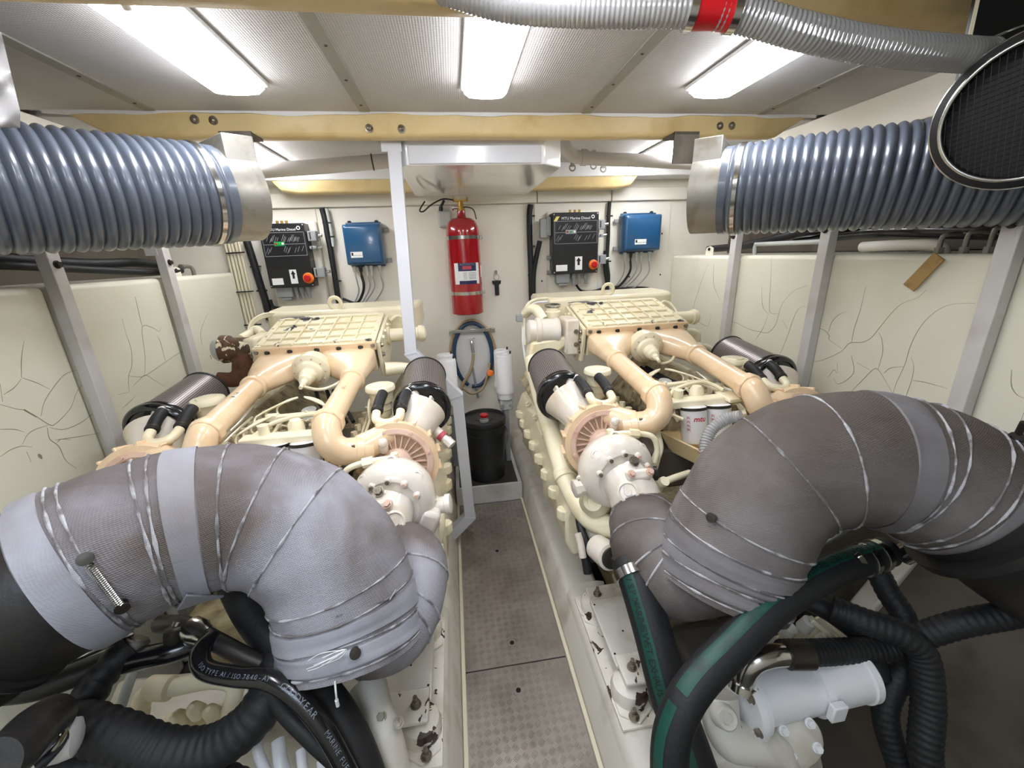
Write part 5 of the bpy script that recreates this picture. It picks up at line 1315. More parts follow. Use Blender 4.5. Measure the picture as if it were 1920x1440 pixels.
# --- speed sensors, unions and oil lines inboard of the turbines
for s in (-1, 1):
    q = V((s * 0.262, 1.262, 0.80))
    sn = MB().lathe(q, (-s, -0.25, 0.1), [(0.040, -0.05), (0.042, -0.03), (0.036, -0.028), (0.036, 0.0), (0.030, 0.004), (0.028, 0.022), (0.012, 0.026)], n=24).build('sensor_body', 'bolt_dark', eng)
    MB().lathe(q + V((s * 0.03, 0, 0.03)), (0, -0.3, 1), [(0.016, -0.03), (0.016, 0.02), (0.011, 0.024), (0.010, 0.045)], n=8).build('union', 'cream', eng)
    MB().lathe(q + V((-s * 0.015, -0.035, -0.035)), (-s * 0.2, -0.6, 0.8), [(0.020, -0.03), (0.022, 0.0), (0.016, 0.006), (0.015, 0.03), (0.020, 0.032), (0.018, 0.046)], n=12).build('valve', 'cream', eng)
    MB().tube([q + V((-s * 0.01, -0.03, -0.03)), q + V((-s * 0.05, -0.03, -0.02)), q + V((-s * 0.11, -0.01, -0.02)), q + V((-s * 0.17, 0.02, -0.03))], 0.013, n=14).build('oil_line', 'cream', eng)
    MB().tube([q + V((-s * 0.01, -0.04, -0.05)), q + V((-s * 0.012, -0.045, -0.09)), q + V((-s * 0.02, -0.03, -0.16)), q + V((-s * 0.03, 0.0, -0.25))], 0.012, n=14).build('drain_line', 'cream_grime_shade', eng)
    MB().tube([V((s * 0.20, 1.36, 0.92)), V((s * 0.21, 1.31, 0.88)), V((s * 0.235, 1.28, 0.85)), V((s * 0.25, 1.27, 0.80))], 0.016, n=14).build('oil_line', 'cream', eng)
    MB().box((s * 0.185, 1.40, 0.93), (0.05, 0.03, 0.03), Matrix.Rotation(0.3 * s, 3, 'Z')).build('bracket', 'cream', eng, bevel=0.004)
    MB().cyl((s * 0.16, 1.42, 0.935), (s * 0.205, 1.395, 0.95), 0.014, n=8).build('union', 'cream', eng)
# small drain valves and hoses under the outboard left casting
q = V((-0.50, 1.26, 0.60))
MB().tube([q + V((-0.02, 0.06, 0.03)), q + V((-0.03, 0.0, 0.0)), q + V((-0.02, -0.05, -0.04)), q + V((0.0, -0.08, -0.09))], 0.016, n=14).build('drain_hose', 'rubber', eng)
MB().lathe(q + V((0.01, 0.01, 0.01)), (0.15, -0.7, -0.7), [(0.015, -0.04), (0.016, 0.02), (0.021, 0.024), (0.021, 0.05), (0.013, 0.056)], n=14).build('drain_valve', 'white_engine', eng)

# --- pipes beside the intercooler (right) and coolant pipe on the outboard left
a = ip(0.292, 0.25, -0.085)
MB().tube([a, a + V((0.10, 0, 0)), a + V((0.17, 0, 0))], 0.036, n=24).lathe(a + V((0.165, 0, 0)), (1, 0.05, 0), [(0.036, 0), (0.044, 0.002), (0.046, 0.02), (0.038, 0.036), (0.015, 0.044)], n=28).build('water_outlet', 'cream', eng)
MB().lathe(a, (1, 0, 0), [(0.05, 0), (0.05, 0.014), (0.037, 0.018)], n=28).build('outlet_flange', 'cream', eng)
a = V((0.30, 2.03, 1.075))
MB().tube([a, a + V((0.06, 0.01, 0.0)), a + V((0.11, 0.03, -0.01)), a + V((0.17, 0.05, -0.03)), a + V((0.22, 0.04, -0.09))], [0.036, 0.03, 0.026, 0.025, 0.025], n=20).build('water_elbow', 'cream', eng)
MB().tube([V((0.30, 2.36, 1.27)), V((0.34, 2.38, 1.29)), V((0.38, 2.36, 1.27)), V((0.40, 2.30, 1.20)), V((0.40, 2.28, 1.12))], 0.008, n=9).build('bleed_pipe', 'cream', eng)
P = [at(x, y, Y=Y) - V((XCR, 0, 0)) for x, y, Y in ((998, 672, 2.02), (1012, 735, 1.88), (1034, 812, 1.67), (1058, 888, 1.47), (1072, 920, 1.39), (1090, 952, 1.31), (1116, 978, 1.24), (1165, 992, 1.17))]
cp = MB().tube(P, 0.042, n=28).build('coolant_pipe', 'cream', eng, angle=60)
d = (P[4] - P[2]).normalized()
MB().lathe(P[3] + d * 0.01, d, [(0.040, -0.022), (0.049, -0.02), (0.050, -0.006), (0.047, 0.0), (0.050, 0.006), (0.049, 0.02), (0.040, 0.022)], n=32).build('pipe_joint', 'cream', cp)
MB().lathe(at(1112, 940, Y=1.22) - V((XCR, 0, 0)), (-0.4, -0.7, 0.5), [(0.06, -0.08), (0.055, -0.02), (0.036, 0.0), (0.034, 0.012), (0.02, 0.014), (0.018, 0.008)], n=26).build('housing_boss', 'cream', eng)
# oil filler and drains low on the left front
a = at(1145, 1045, Y=1.08) - V((XCR, 0, 0))
MB().lathe(a, (0.15, -0.85, 0.25), [(0.045, -0.09), (0.047, -0.03), (0.046, 0.0), (0.038, 0.004)], n=30).build('starter_motor', 'white_engine', eng)
MB().lathe(a, (0.15, -0.85, 0.25), [(0.037, 0.0), (0.036, 0.012), (0.012, 0.02), (0.010, 0.03)], n=30).build('motor_cap', 'bolt_dark', eng)
for i, (px, py) in enumerate(((1083, 1000), (1092, 1030))):
    MB().tube([at(px, py, Y=1.22) - V((XCR, 0, 0)), at(px + 6, py + 20, Y=1.2) - V((XCR, 0, 0)), at(px + 10, py + 45, Y=1.18) - V((XCR, 0, 0))], 0.014 + 0.002 * i, n=12).build('drain_hose', 'white_engine' if i == 0 else 'rubber', eng)
# front end plate of the engine below the turbos
MB().bb((-0.30, 1.16, 0.05), (0.30, 1.28, 0.5)).build('flywheel_housing', 'cream_grime_shade', eng, bevel=0.03)
# dark loom along the valley
for x in (-0.03, 0.02, 0.05):
    MB().tube([(x, 1.98, 1.0), (x + 0.05, 1.86, 0.97), (x + 0.10, 1.80, 0.95), (x + 0.14, 1.72, 0.93)], 0.009, n=8).build('wiring_loom', 'rubber', eng)

eng.location = (XCL, EO.y, 0)
eng_r = copy_tree(eng)
eng_r.location = (XCR, EO.y, 0)
eng_r['label'] = 'cream painted marine diesel engine to the right of the walkway'
ORG[eng_r] = V((XCR, EO.y, 0)); ORG[eng] = V((XCL, EO.y, 0))

# --- pieces only on the right engine: thermostat housing, filler cap
T0 = V((XCR, 0, 0))
R_ = lambda x, y, z: V((XCR + x, y, z))
th = MB().bb(R_(-0.37, 2.06, 1.07), R_(-0.295, 2.22, 1.265)).build('thermostat_housing', 'white_engine', eng_r, bevel=0.012)
for (y, z) in ((2.07, 1.2), (2.07, 1.13), (2.1, 1.24)):
    MB().bolt(R_(-0.315, y - 0.012, z), (0, -1, 0.1), 0.009, 0.011).build('bolt', 'bolt_steel', th)
MB().lathe(R_(-0.39, 2.15, 1.19), (-1, 0, 0.05), [(0.07, 0), (0.075, 0.01), (0.07, 0.03), (0.068, 0.10), (0.074, 0.105), (0.074, 0.125), (0.06, 0.13), (0.064, 0.14), (0.064, 0.165), (0.05, 0.175)], n=36).build('water_pump', 'white_engine', eng_r)
MB().prism([(-0.10, 0.03), (0.09, 0.05), (0.10, 0.0), (-0.02, -0.085), (-0.10, -0.12), (-0.13, -0.10)], R_(-0.45, 2.09, 1.12), (1, 0, 0), (0, 0, 1), (0, 0.10, 0)).build('pump_bracket', 'cream', eng_r, bevel=0.015)
MB().tube([R_(-0.46, 2.2, 1.25), R_(-0.49, 2.24, 1.30), R_(-0.52, 2.28, 1.30), R_(-0.54, 2.32, 1.27)], 0.028, n=18).build('hose_stub', 'cream', eng_r)
nk = MB().lathe(R_(-0.385, 2.29, 1.22), (0, 0, 1), [(0.045, 0), (0.045, 0.06), (0.038, 0.065), (0.038, 0.085)], n=28).build('filler_neck', 'cream', eng_r)
MB().lathe(R_(-0.385, 2.29, 1.305), (0, 0, 1), [(0.042, 0), (0.046, 0.006), (0.046, 0.016), (0.03, 0.02), (0.005, 0.021)], n=28).build('filler_cap', 'stainless', nk)
MB().tube([R_(-0.38, 2.45, 1.34), R_(-0.47, 2.42, 1.335), R_(-0.53, 2.36, 1.30), R_(-0.55, 2.30, 1.22), R_(-0.555, 2.26, 1.10)], 0.009, n=10).build('wire_conduit', 'cream', eng_r)
MB().tube([R_(-0.38, 2.44, 1.32), R_(-0.48, 2.40, 1.315), R_(-0.54, 2.33, 1.26), R_(-0.565, 2.28, 1.15), R_(-0.56, 2.24, 1.02)], 0.007, n=10).build('wire_conduit', 'white_plastic', eng_r)
MB().bb(R_(-0.60, 2.26, 1.235), R_(-0.565, 2.30, 1.275)).build('sensor', 'grey_plastic', eng_r, bevel=0.004)
MB().tube([R_(0.29, 2.10, 1.14), R_(0.34, 2.09, 1.15), R_(0.38, 2.09, 1.145), R_(0.40, 2.09, 1.12), R_(0.40, 2.09, 1.02)], 0.021, n=18).build('water_bend', 'cream', eng_r)

# --- pieces only on the left engine: flaking raw water pump
L_ = lambda x, y, z: V((XCL + x, y, z))
ps = MB().lathe(L_(-0.33, 2.12, 1.205), (-1, -0.05, 0.05), [(0.045, 0), (0.055, 0.01), (0.056, 0.09), (0.066, 0.10), (0.068, 0.135), (0.06, 0.14)], n=32).build('raw_water_pump', 'rust_flaked', eng)
MB().lathe(L_(-0.47, 2.112, 1.212), (-1, -0.05, 0.05), [(0.058, 0), (0.057, 0.012), (0.045, 0.03), (0.02, 0.038)], n=32).build('pump_cover', 'grey_light', ps)
MB().tube([L_(-0.36, 2.11, 1.19), L_(-0.38, 2.10, 1.13), L_(-0.40, 2.09, 1.085), L_(-0.44, 2.08, 1.065), L_(-0.50, 2.07, 1.08)], [0.05, 0.052, 0.045, 0.038, 0.03], n=20).build('pump_elbow', 'rust', ps)
ths = MB().bb(L_(-0.36, 2.08, 1.12), L_(-0.295, 2.30, 1.26)).build('thermostat_housing', 'cream', eng, bevel=0.015)
for (y, z) in ((2.07, 1.18), (2.07, 1.14)):
    MB().bolt(L_(-0.315, y, z), (0, -1, 0.1), 0.010, 0.012).build('bolt', 'bolt_steel', ths)
MB().tube([L_(-0.34, 2.26, 1.25), L_(-0.38, 2.30, 1.27), L_(-0.41, 2.27, 1.25), L_(-0.42, 2.2, 1.24)], 0.024, n=14).build('hose_stub', 'cream', eng)
for k in range(3):
    MB().tube([L_(-0.30, 2.44, 1.335 - 0.008 * k), L_(-0.38, 2.42, 1.335 - 0.008 * k), L_(-0.43, 2.37, 1.30 - 0.008 * k), L_(-0.44, 2.32, 1.22), L_(-0.44, 2.3, 1.1)], 0.007, n=8).build('wire_conduit', 'cream', eng)

# black paint-pen marks on the charge pipes of the left engine
for sx, txt, yy in ((-1, '18  19', 1.60), (1, 'W1', 1.60)):
    c1 = V((sx * 0.2015, 1.765, 1.104)); c2 = V((sx * 0.197, 1.402, 1.064)); d = (c1 - c2).normalized()
    o = c1.lerp(c2, (1.765 - yy) / 0.363) + V((XCL, 0, 0)); r = 0.0429
    side = d.cross(V((0, 0, 1))).normalized(); up = side.cross(d)
    bend = lambda x, y, o=o, d=d, side=side, up=up, r=r: o + d * x + (side * math.sin(0.2 + y / r) + up * math.cos(0.2 + y / r)) * r
    mb = MB(); text(mb, txt, (0, 0, 0), (1, 0, 0), (0, 1, 0), 0.022, bend=bend); mb.v = list(mb.v)
    stuff(mb.build('pen_mark', 'print_black', eng))

# ================================================================ lagged exhaust elbows
def elbow(P, R, label, seams, bands, ends, cloth):
    P = [V(p) for p in P]
    t = thing('exhaust_elbow', label, 'exhaust pipe', P[0], 'lagged exhaust elbows')
    pts = spline(P, 12); fr = frames(pts); n = len(pts)
    def lump(i, k): return 1 + 0.010 * math.sin(i * 0.55 + k * 0.31) + 0.006 * math.sin(i * 0.23 - k * 0.6)
    M = 48
    def ring(i, rr, wob=0.0, ph=0.0):
        T, u, w = fr[i]
        return [pts[i] + (u * math.cos(2 * PI * k / M) + w * math.sin(2 * PI * k / M)) * rr * lump(i, k) + T * (wob * math.sin(2 * PI * k / M * 2 + ph)) for k in range(M)]
    i0, i1 = ends
    lag = MB().rings([ring(i, R) for i in range(i0, i1 + 1)]).build('lagging', cloth, t, angle=70)
    # flat straps, overlapping edges
    for (a, b, k, m) in bands:
        rs = [ring(a, R * 1.0)] + [ring(i, R * (k + 0.004 * math.sin(i * 2.0)), 0.003, i) for i in range(a, b + 1)] + [ring(b, R * 1.0)]
        MB().rings(rs, False, False).build('strap', m, t, angle=50)
    for i, wv in seams:
        rp = ring(i, R * 1.008, wv, i * 1.3)
        rs = []
        T, u, w = fr[i]
        for k in range(M):
            d = (rp[k] - pts[i]).normalized(); q = rp[k]; hr = 0.0026 + 0.0010 * math.sin(k * 2.3) + 0.0008 * math.sin(k * 5.1)
            rs.append([q + (d * math.cos(2 * PI * j / 5) + T * math.sin(2 * PI * j / 5)) * hr for j in range(5)])
        MB().rings(rs, closed=True).build('seam', 'stitch', t)
    return t, pts, fr, ring

# left elbow
PL = [ad(x, y, d) for x, y, d in ((664, 1218, 1.04), (655, 1145, 1.055), (628, 1058, 1.06), (560, 990, 1.05), (455, 962, 1.02), (330, 985, 0.95), (215, 1028, 0.885), (105, 1085, 0.83), (-20, 1145, 0.79), (-150, 1200, 0.75))]
RE = 0.172
tL, ptsL, frL, ringL = elbow(PL, RE, 'grey lagged exhaust elbow arching over the front of the left engine',
    [(2, 0.002), (9, 0.003), (16, 0.004), (20, 0.004), (36, 0.004), (44, 0.004), (51, 0.005), (62, 0.002), (64, 0.002), (74, 0.002), (76, 0.002)],
    [(3, 8, 1.035, 'lagging_smooth'), (10, 15, 1.03, 'lagging_smooth'), (55, 60, 1.02, 'lagging_smooth'), (77, 82, 1.015, 'lagging_smooth')], (0, 82), 'lagging')
# black steel pipe running on from the lagging
MB().tube([ptsL[80], ptsL[86], ptsL[96], ptsL[-1]], RE * 0.95, n=40).build('steel_pipe', 'pipe_black', tL)
for i in (92, 98):
    MB().torus(ptsL[i], frL[i][0], RE * 0.95, 0.012, n=48, m=8).build('pipe_bead', 'pipe_black', tL)

# right elbow
k = 1.12
PR = [ad(x, y, d * k) for x, y, d in ((1345, 1102, 1.0), (1362, 1048, 1.0), (1388, 985, 0.99), (1442, 905, 0.975), (1540, 862, 0.95), (1670, 868, 0.93), (1790, 922, 0.905), (1880, 985, 0.88), (1965, 1045, 0.86), (2060, 1100, 0.84))]
tR, ptsR, frR, ringR = elbow(PR, RE, 'grey lagged exhaust elbow arching over the front of the right engine',
    [(2, 0.002), (8, 0.002), (13, 0.003), (20, 0.003), (25, 0.004), (40, 0.005), (48, 0.005), (60, 0.003), (62, 0.002), (68, 0.002), (70, 0.002)],
    [(3, 7, 1.03, 'lagging_soiled_smooth'), (9, 12, 1.025, 'lagging_soiled_smooth'), (14, 19, 1.028, 'lagging_soiled_smooth'), (55, 59, 1.02, 'lagging_soiled_smooth'), (71, 74, 1.015, 'lagging_soiled_smooth')], (0, 74), 'lagging_soiled')
MB().tube([ptsR[70], ptsR[80], ptsR[92], ptsR[-1]], RE * 0.95, n=40).build('steel_pipe', 'pipe_black', tR)
MB().lathe(ptsR[80], frR[80][0], [(RE * 0.95, -0.012), (RE * 1.13, -0.011), (RE * 1.13, 0.011), (RE * 0.95, 0.012)], n=56).build('flange', 'pipe_black', tR)
q = ad(1905, 822, 0.93)
fb = MB().bolt(q, (-0.6, -0.5, 0.6), 0.011, 0.016).cyl(q, q + V((-0.012, -0.010, 0.045)), 0.007, n=10).build('flange_bolt', 'bolt_dark', tR)

# lacing hooks, tension springs and loose ends on the lagging
def surf(pts, fr, ring, i, px, py, lift=1.02):
    """point of ring i whose direction faces the camera ray through (px, py)"""
    best = None
    for j in range(max(0, i - 14), min(len(pts) - 1, i + 14)):
        for q in ring(j, RE * lift):
            d = q - CAM
            if d.dot(FWD) <= 0: continue
            x = 960 + F_PX * d.dot(RIGHT) / d.dot(FWD); y = 720 - F_PX * d.dot(UP) / d.dot(FWD)
            e = (x - px) ** 2 + (y - py) ** 2 + d.length * 30
            if best is None or e < best[0]: best = (e, q, (q - pts[j]).normalized())
    return best[1], best[2]
def hook(t, pts, fr, ring, i, px, py):
    q, nrm = surf(pts, fr, ring, i, px, py)
    h = MB().lathe(q - nrm * 0.003, nrm, [(0.010, 0), (0.010, 0.003), (0.004, 0.005), (0.004, 0.013), (0.012, 0.014), (0.012, 0.017), (0.002, 0.018)], n=16).build('lacing_hook', 'bolt_dark', t)
    return q, nrm
a, na = hook(tL, ptsL, frL, ringL, 73, 160, 1050)
b, nb = hook(tL, ptsL, frL, ringL, 69, 232, 1132)
pa = a.lerp(b, 0.12) + na * 0.012; pb = a.lerp(b, 0.92) + nb * 0.012
sp = MB(); L = (pb - pa).length; u, w = perp(pb - pa); H = []
for j in range(24 * 8): H.append(pa.lerp(pb, j / (24 * 8 - 1)) + (u * math.cos(2 * PI * j / 8) + w * math.sin(2 * PI * j / 8)) * 0.0058)
sp.tube(H, 0.0016, n=5, smooth=False).build('spring', 'stainless', tL)
hook(tL, ptsL, frL, ringL, 6, 675, 1218); hook(tL, ptsL, frL, ringL, 10, 742, 1152)
hook(tR, ptsR, frR, ringR, 26, 1338, 968)
q, nrm = surf(ptsL, frL, ringL, 4, 622, 1228)
mb = MB()
for j in range(9):
    e = V((math.sin(j * 2.1) * 0.02, math.cos(j * 1.7) * 0.012, math.sin(j * 3.3) * 0.012))
    mb.tube([q + nrm * 0.008 + V((0.03, 0.0, 0.012)) + e * 0.2, q + nrm * 0.014 + e, q + nrm * 0.009 + V((-0.035, 0, -0.014)) + e * 0.8], 0.0009, n=4)
stuff(mb.build('lacing_thread', 'label_white', tL))
q, nrm = surf(ptsL, frL, ringL, 2, 636, 1275)
MB().tube([q, q + V((0.002, -0.012, -0.02)), q + V((0, -0.012, -0.045))], 0.0022, n=6).cyl(q + V((0, -0.012, -0.04)), q + V((0, -0.012, -0.058)), 0.004, n=8).build('lacing_end', 'label_white', tL)
# pocket flaps where the lagging overlaps
def flap(t, pts, fr, ring, poly, i, name='lagging_flap', m='lagging_smooth'):
    P = [surf(pts, fr, ring, i, x, y, 1.045)[0] for x, y in poly]
    N_ = [surf(pts, fr, ring, i, x, y, 1.045)[1] for x, y in poly]
    MB().rings([P, [p + n_ * 0.006 for p, n_ in zip(P, N_)]]).build(name, m, t, bevel=0.002)
flap(tL, ptsL, frL, ringL, [(350, 1110), (420, 1118), (395, 1135), (330, 1140)], 60)
flap(tL, ptsL, frL, ringL, [(630, 1160), (700, 1128), (735, 1105), (728, 1125), (690, 1150), (640, 1176)], 12)

# lagged connectors from the turbines to the elbows
def connector(t, P, rr, cloth):
    P = [V(p) for p in P]
    pts = spline(P, 8); fr = frames(pts)
    cn = MB().tube(P, rr, n=40, seg=8).build('outlet_lagging', cloth, t, angle=70)
    for i in (4, 11, 18, 21):
        tt = i / (len(pts) - 1); x = tt * (len(rr) - 1); k_ = min(int(x), len(rr) - 2); r_ = rr[k_] + (rr[k_ + 1] - rr[k_]) * (x - k_)
        MB().torus(pts[i], fr[i][0], r_ * 1.005, 0.003, n=44, m=6).build('seam', 'stitch', cn)
oL = OUTLET[1][0] + OUTLET[1][1] * 0.02 + V((XCL, 0, 0)); oR = OUTLET[-1][0] + OUTLET[-1][1] * 0.02 + V((XCR, 0, 0))
connector(tL, [oL, ad(764, 1058, 1.24), ad(752, 1120, 1.16), ad(722, 1168, 1.10), PL[0].lerp(PL[1], 0.35)], [0.106, 0.115, 0.122, 0.124, 0.10], 'lagging')
connector(tR, [oR, ad(1212, 1000, 1.29), ad(1225, 1045, 1.22), ad(1265, 1080, 1.17), PR[0].lerp(PR[1], 0.35)], [0.106, 0.113, 0.116, 0.116, 0.09], 'lagging_soiled')

# ================================================================ engine mounts
def mount(sg, label):
    mx = lambda x: x if sg > 0 else 2 * XM - x
    B = lambda a, b: ((mx(a[0]), a[1], a[2]), (mx(b[0]), b[1], b[2]))
    t = thing('engine_mount', label, 'engine mount', (mx(0.48), 1.08, 0.17), 'bolted engine mounts')
    bb = lambda a, b: MB().bb(*B(a, b))
    bb((0.415, 0.82, 0.170), (0.535, 1.34, 0.182)).build('base_plate', 'bed_chipped', t, bevel=0.002)
    bb((0.445, 0.955, 0.252), (0.60, 1.235, 0.268)).build('top_plate', 'bed_paint', t, bevel=0.004)
    bb((0.452, 1.225, 0.243), (0.60, 1.315, 0.255)).build('far_tab', 'bed_paint', t, bevel=0.004)
    bb((0.45, 0.885, 0.262), (0.595, 0.99, 0.28)).build('near_tab', 'bed_chipped', t, bevel=0.006)
    bb((0.56, 0.90, 0.18), (0.62, 1.30, 0.26)).build('web', 'bed_paint', t, bevel=0.01)
    for y, sc in ((0.92, 1.0), (1.27, 0.9)):
        MB().lathe((mx(0.478), y, 0.182), (0, 0, 1), [(0.06 * sc, 0), (0.062 * sc, 0.03), (0.055 * sc, 0.055), (0.035, 0.066), (0.02, 0.072)], n=32).build('rubber_mount', 'bed_chipped', t)
        MB().prism([(-0.055, -0.05), (0.0, -0.085), (0.055, -0.05), (0.055, 0.05), (0.0, 0.085), (-0.055, 0.05)], (mx(0.475), y - 0.01, 0.182), (1, 0, 0), (0, 1, 0), (0, 0, 0.008)).build('mount_foot', 'bed_chipped', t, bevel=0.002)
    for x, y, z in ((0.49, 0.935, 0.28), (0.49, 1.27, 0.255), (0.462, 0.845, 0.19)):
        st_ = MB().bolt((mx(x), y, z), (0, 0, 1), 0.0125, 0.013).bolt((mx(x), y, z + 0.011), (0, 0, 1), 0.0105, 0.010, False).cyl((mx(x), y, z), (mx(x), y, z + 0.036), 0.0065, n=10).build('stud', 'bolt_steel', t)
    for x, y in ((0.457, 1.21), (0.457, 1.0), (0.52, 1.08)):
        MB().cyl((mx(x), y, 0.267), (mx(x), y, 0.2686), 0.004, n=10).build('hole', 'black_matte', t)
    return t
mount(1, 'chipped white engine mount with rusty studs right of the walkway')
mount(-1, 'chipped white engine mount with steel studs left of the walkway')

# ================================================================ hoses
def hose(P, r, label, m='rubber_ribbed', group=None, n=18, ribs=0.0, pitch=0.016, name='hose', cat='hose'):
    P = [V(p) for p in P]
    t = thing(name, label, cat, P[-1], group)
    if ribs: ribbed(P, r, pitch, r * ribs, 'hose_body', m, t, n=n)
    else: MB().tube(P, r, n=n, seg=8).build('hose_body', m, t)
    return t
def stripe(t, P, r, toward, width, s0, s1, txt=None, size=0.02, flip=1, lead=0.0):
    """green printed stripe laid on the hose skin, facing 'toward', with lettering"""
    pts = spline(P, 16); n = len(pts); fr = frames(pts)
    rs = []; lst = []
    for i in range(int(s0 * (n - 1)), int(s1 * (n - 1)) + 1):
        T = fr[i][0]; d = V(toward(pts[i])); d = (d - T * d.dot(T)).normalized(); e = T.cross(d)
        row = []
        for j in range(7):
            a = (j / 6 - 0.5) * width / r
            row.append(pts[i] + (d * math.cos(a) + e * math.sin(a)) * (r * 1.012 + 0.0006))
        for j in range(7):
            a = ((6 - j) / 6 - 0.5) * width / r
            row.append(pts[i] + (d * math.cos(a) + e * math.sin(a)) * (r * 0.99))
        rs.append(row); lst.append((pts[i], T, d, e * -1))
    st_ = MB().rings(rs).build('stripe', 'green_stripe', t, angle=60)
    if txt:
        acc = [0.0]
        for i in range(len(lst) - 1): acc.append(acc[-1] + (lst[i + 1][0] - lst[i][0]).length)
        mb = MB(); s = lead
        for ch in txt:
            adv = size * (0.30 if ch in ' I.' else 0.60)
            if ch != ' ':
                def bend(x, y, s=s + adv / 2):
                    q = s + x
                    k_ = 0
                    while k_ < len(acc) - 2 and acc[k_ + 1] < q: k_ += 1
                    f = (q - acc[k_]) / max(1e-6, acc[k_ + 1] - acc[k_])
                    c0 = lst[k_][0].lerp(lst[k_ + 1][0], f); T, d, e = lst[k_][1:]
                    a = flip * y / r
                    return c0 + (d * math.cos(a) + e * math.sin(a)) * (r * 1.012 + 0.0014)
                text(mb, ch, (0, 0, 0), (1, 0, 0), (0, 1, 0), size, bend=bend, bold=True)
            s += adv
            if s > acc[-1] - size: break
        stuff(mb.build('lettering', 'print_dark_green', st_))
tocam = lambda p: (CAM - p)
# right side, striped exhaust hoses
HA = [ad(1660, 1035, 1.14), ad(1560, 1070, 1.06), ad(1460, 1130, 0.98), ad(1370, 1215, 0.93), ad(1300, 1290, 0.90), ad(1262, 1370, 0.885), ad(1255, 1450, 0.88), ad(1262, 1540, 0.9)]
t = hose(HA, 0.040, 'black wet exhaust hose with green stripe curving under the right elbow', group='striped wet exhaust hoses', n=28)
stripe(t, HA, 0.040, lambda p: (CAM - p).normalized() + V((-0.55, 0.2, 0.75)), 0.030, 0.02, 0.60, '0/SP MARINE WET EXHAUST', 0.026, 1, 0.02)
stripe(t, HA, 0.040, lambda p: (CAM - p).normalized() + V((-0.85, 0.2, 0.3)), 0.024, 0.64, 0.98)
cl = MB().lathe(ad(1640, 1042, 1.125), (HA[0] - HA[1]), [(0.040, -0.012), (0.044, -0.011), (0.044, 0.011), (0.040, 0.012)], n=32).build('hose_clamp', 'stainless', t)
cl2 = MB().lathe(ad(1618, 1050, 1.107), (HA[0] - HA[1]), [(0.040, -0.010), (0.044, -0.009), (0.044, 0.009), (0.040, 0.010)], n=32).build('hose_clamp', 'stainless', t)
MB().box(ad(1615, 1050, 1.055), (0.05, 0.014, 0.016), Matrix.Rotation(0.9, 3, 'Y')).build('clamp_screw', 'stainless', cl2, bevel=0.003)
HB = [ad(1178, 1052, 1.20), ad(1196, 1095, 1.15), ad(1225, 1190, 1.09), ad(1255, 1300, 1.04), ad(1290, 1400, 1.0), ad(1325, 1500, 0.98)]
t = hose(HB, 0.051, 'black wet exhaust hose with green stripe standing beside the right engine mount', group='striped wet exhaust hoses', n=28)
stripe(t, HB, 0.051, lambda p: (CAM - p).normalized() + V((-0.62, 0, 0.1)), 0.033, 0.12, 0.62, '0/SP MARINE WET EXHAUST', 0.023, 1, 0.005)
stripe(t, HB, 0.051, lambda p: (CAM - p).normalized() + V((-0.2, 0, 0.1)), 0.03, 0.76, 1.0)
MB().lathe(ad(1186, 1078, 1.165), HB[1] - HB[0], [(0.051, -0.014), (0.056, -0.013), (0.056, 0.013), (0.051, 0.014)], n=32).build('hose_clamp', 'stainless', t)
# dark hoses at the right
G = 'dark hoses behind the right elbow'
hose([ad(1560, 1140, 1.12), ad(1620, 1165, 1.08), ad(1690, 1190, 1.05), ad(1730, 1230, 1.04), ad(1740, 1320, 1.03), ad(1735, 1420, 1.02), ad(1760, 1520, 1.02)], 0.034, 'black ribbed hose dropping vertically at the lower right', group=G, ribs=0.035)
hose([ad(1990, 1120, 0.98), ad(1900, 1150, 1.0), ad(1800, 1170, 1.03), ad(1720, 1195, 1.07), ad(1660, 1215, 1.1), ad(1560, 1222, 1.08), ad(1470, 1225, 1.03)], 0.031, 'black ribbed hose from the right edge to the stainless elbow', group=G, ribs=0.035)
hose([ad(1640, 1060, 1.22), ad(1665, 1110, 1.18), ad(1695, 1160, 1.14), ad(1705, 1230, 1.12), ad(1660, 1330, 1.1), ad(1690, 1450, 1.08)], 0.030, 'black ribbed hose hanging from the clamped joint under the right elbow', group=G, ribs=0.03)
hose([ad(1500, 1120, 1.2), ad(1560, 1150, 1.16), ad(1620, 1200, 1.14), ad(1650, 1270, 1.12)], 0.028, 'short black hose under the right elbow behind the green striped hose', group=G)
hose([ad(1690, 1040, 1.16), ad(1750, 1010, 1.1), ad(1850, 985, 1.02)], 0.03, 'pale steel pipe end joining the clamped hose under the right elbow', m='stainless', group=G, name='pipe', cat='pipe')
hose([ad(1480, 1060, 1.16), ad(1530, 1025, 1.14), ad(1570, 1000, 1.12), ad(1590, 985, 1.10)], 0.012, 'thin olive pipe with union nuts under the right elbow', m='galvanised', group=G, name='pipe', cat='pipe')
# stainless elbow and gear oil cooler
t = thing('stainless_elbow', 'polished stainless hose elbow on the white oil cooler', 'pipe', ad(1395, 1280, 1.02))
MB().tube([ad(1392, 1290, 1.03), ad(1398, 1262, 1.02), ad(1415, 1240, 1.01), ad(1445, 1230, 1.01), ad(1478, 1228, 1.02)], 0.026, n=26).build('elbow', 'stainless', t)
MB().lathe(ad(1480, 1228, 1.02), RIGHT, [(0.030, -0.01), (0.033, -0.008), (0.033, 0.05), (0.030, 0.052)], n=28).build('hose_band', 'bolt_dark', t)
MB().lathe(ad(1392, 1285, 1.03), UP * -1 + RIGHT * -0.2, [(0.026, -0.012), (0.034, -0.010), (0.034, 0.010), (0.026, 0.012)], n=28).build('clamp', 'stainless', t)
t = thing('oil_cooler', 'white cylindrical gear oil cooler at the lower right', 'oil cooler', ad(1500, 1340, 1.06))
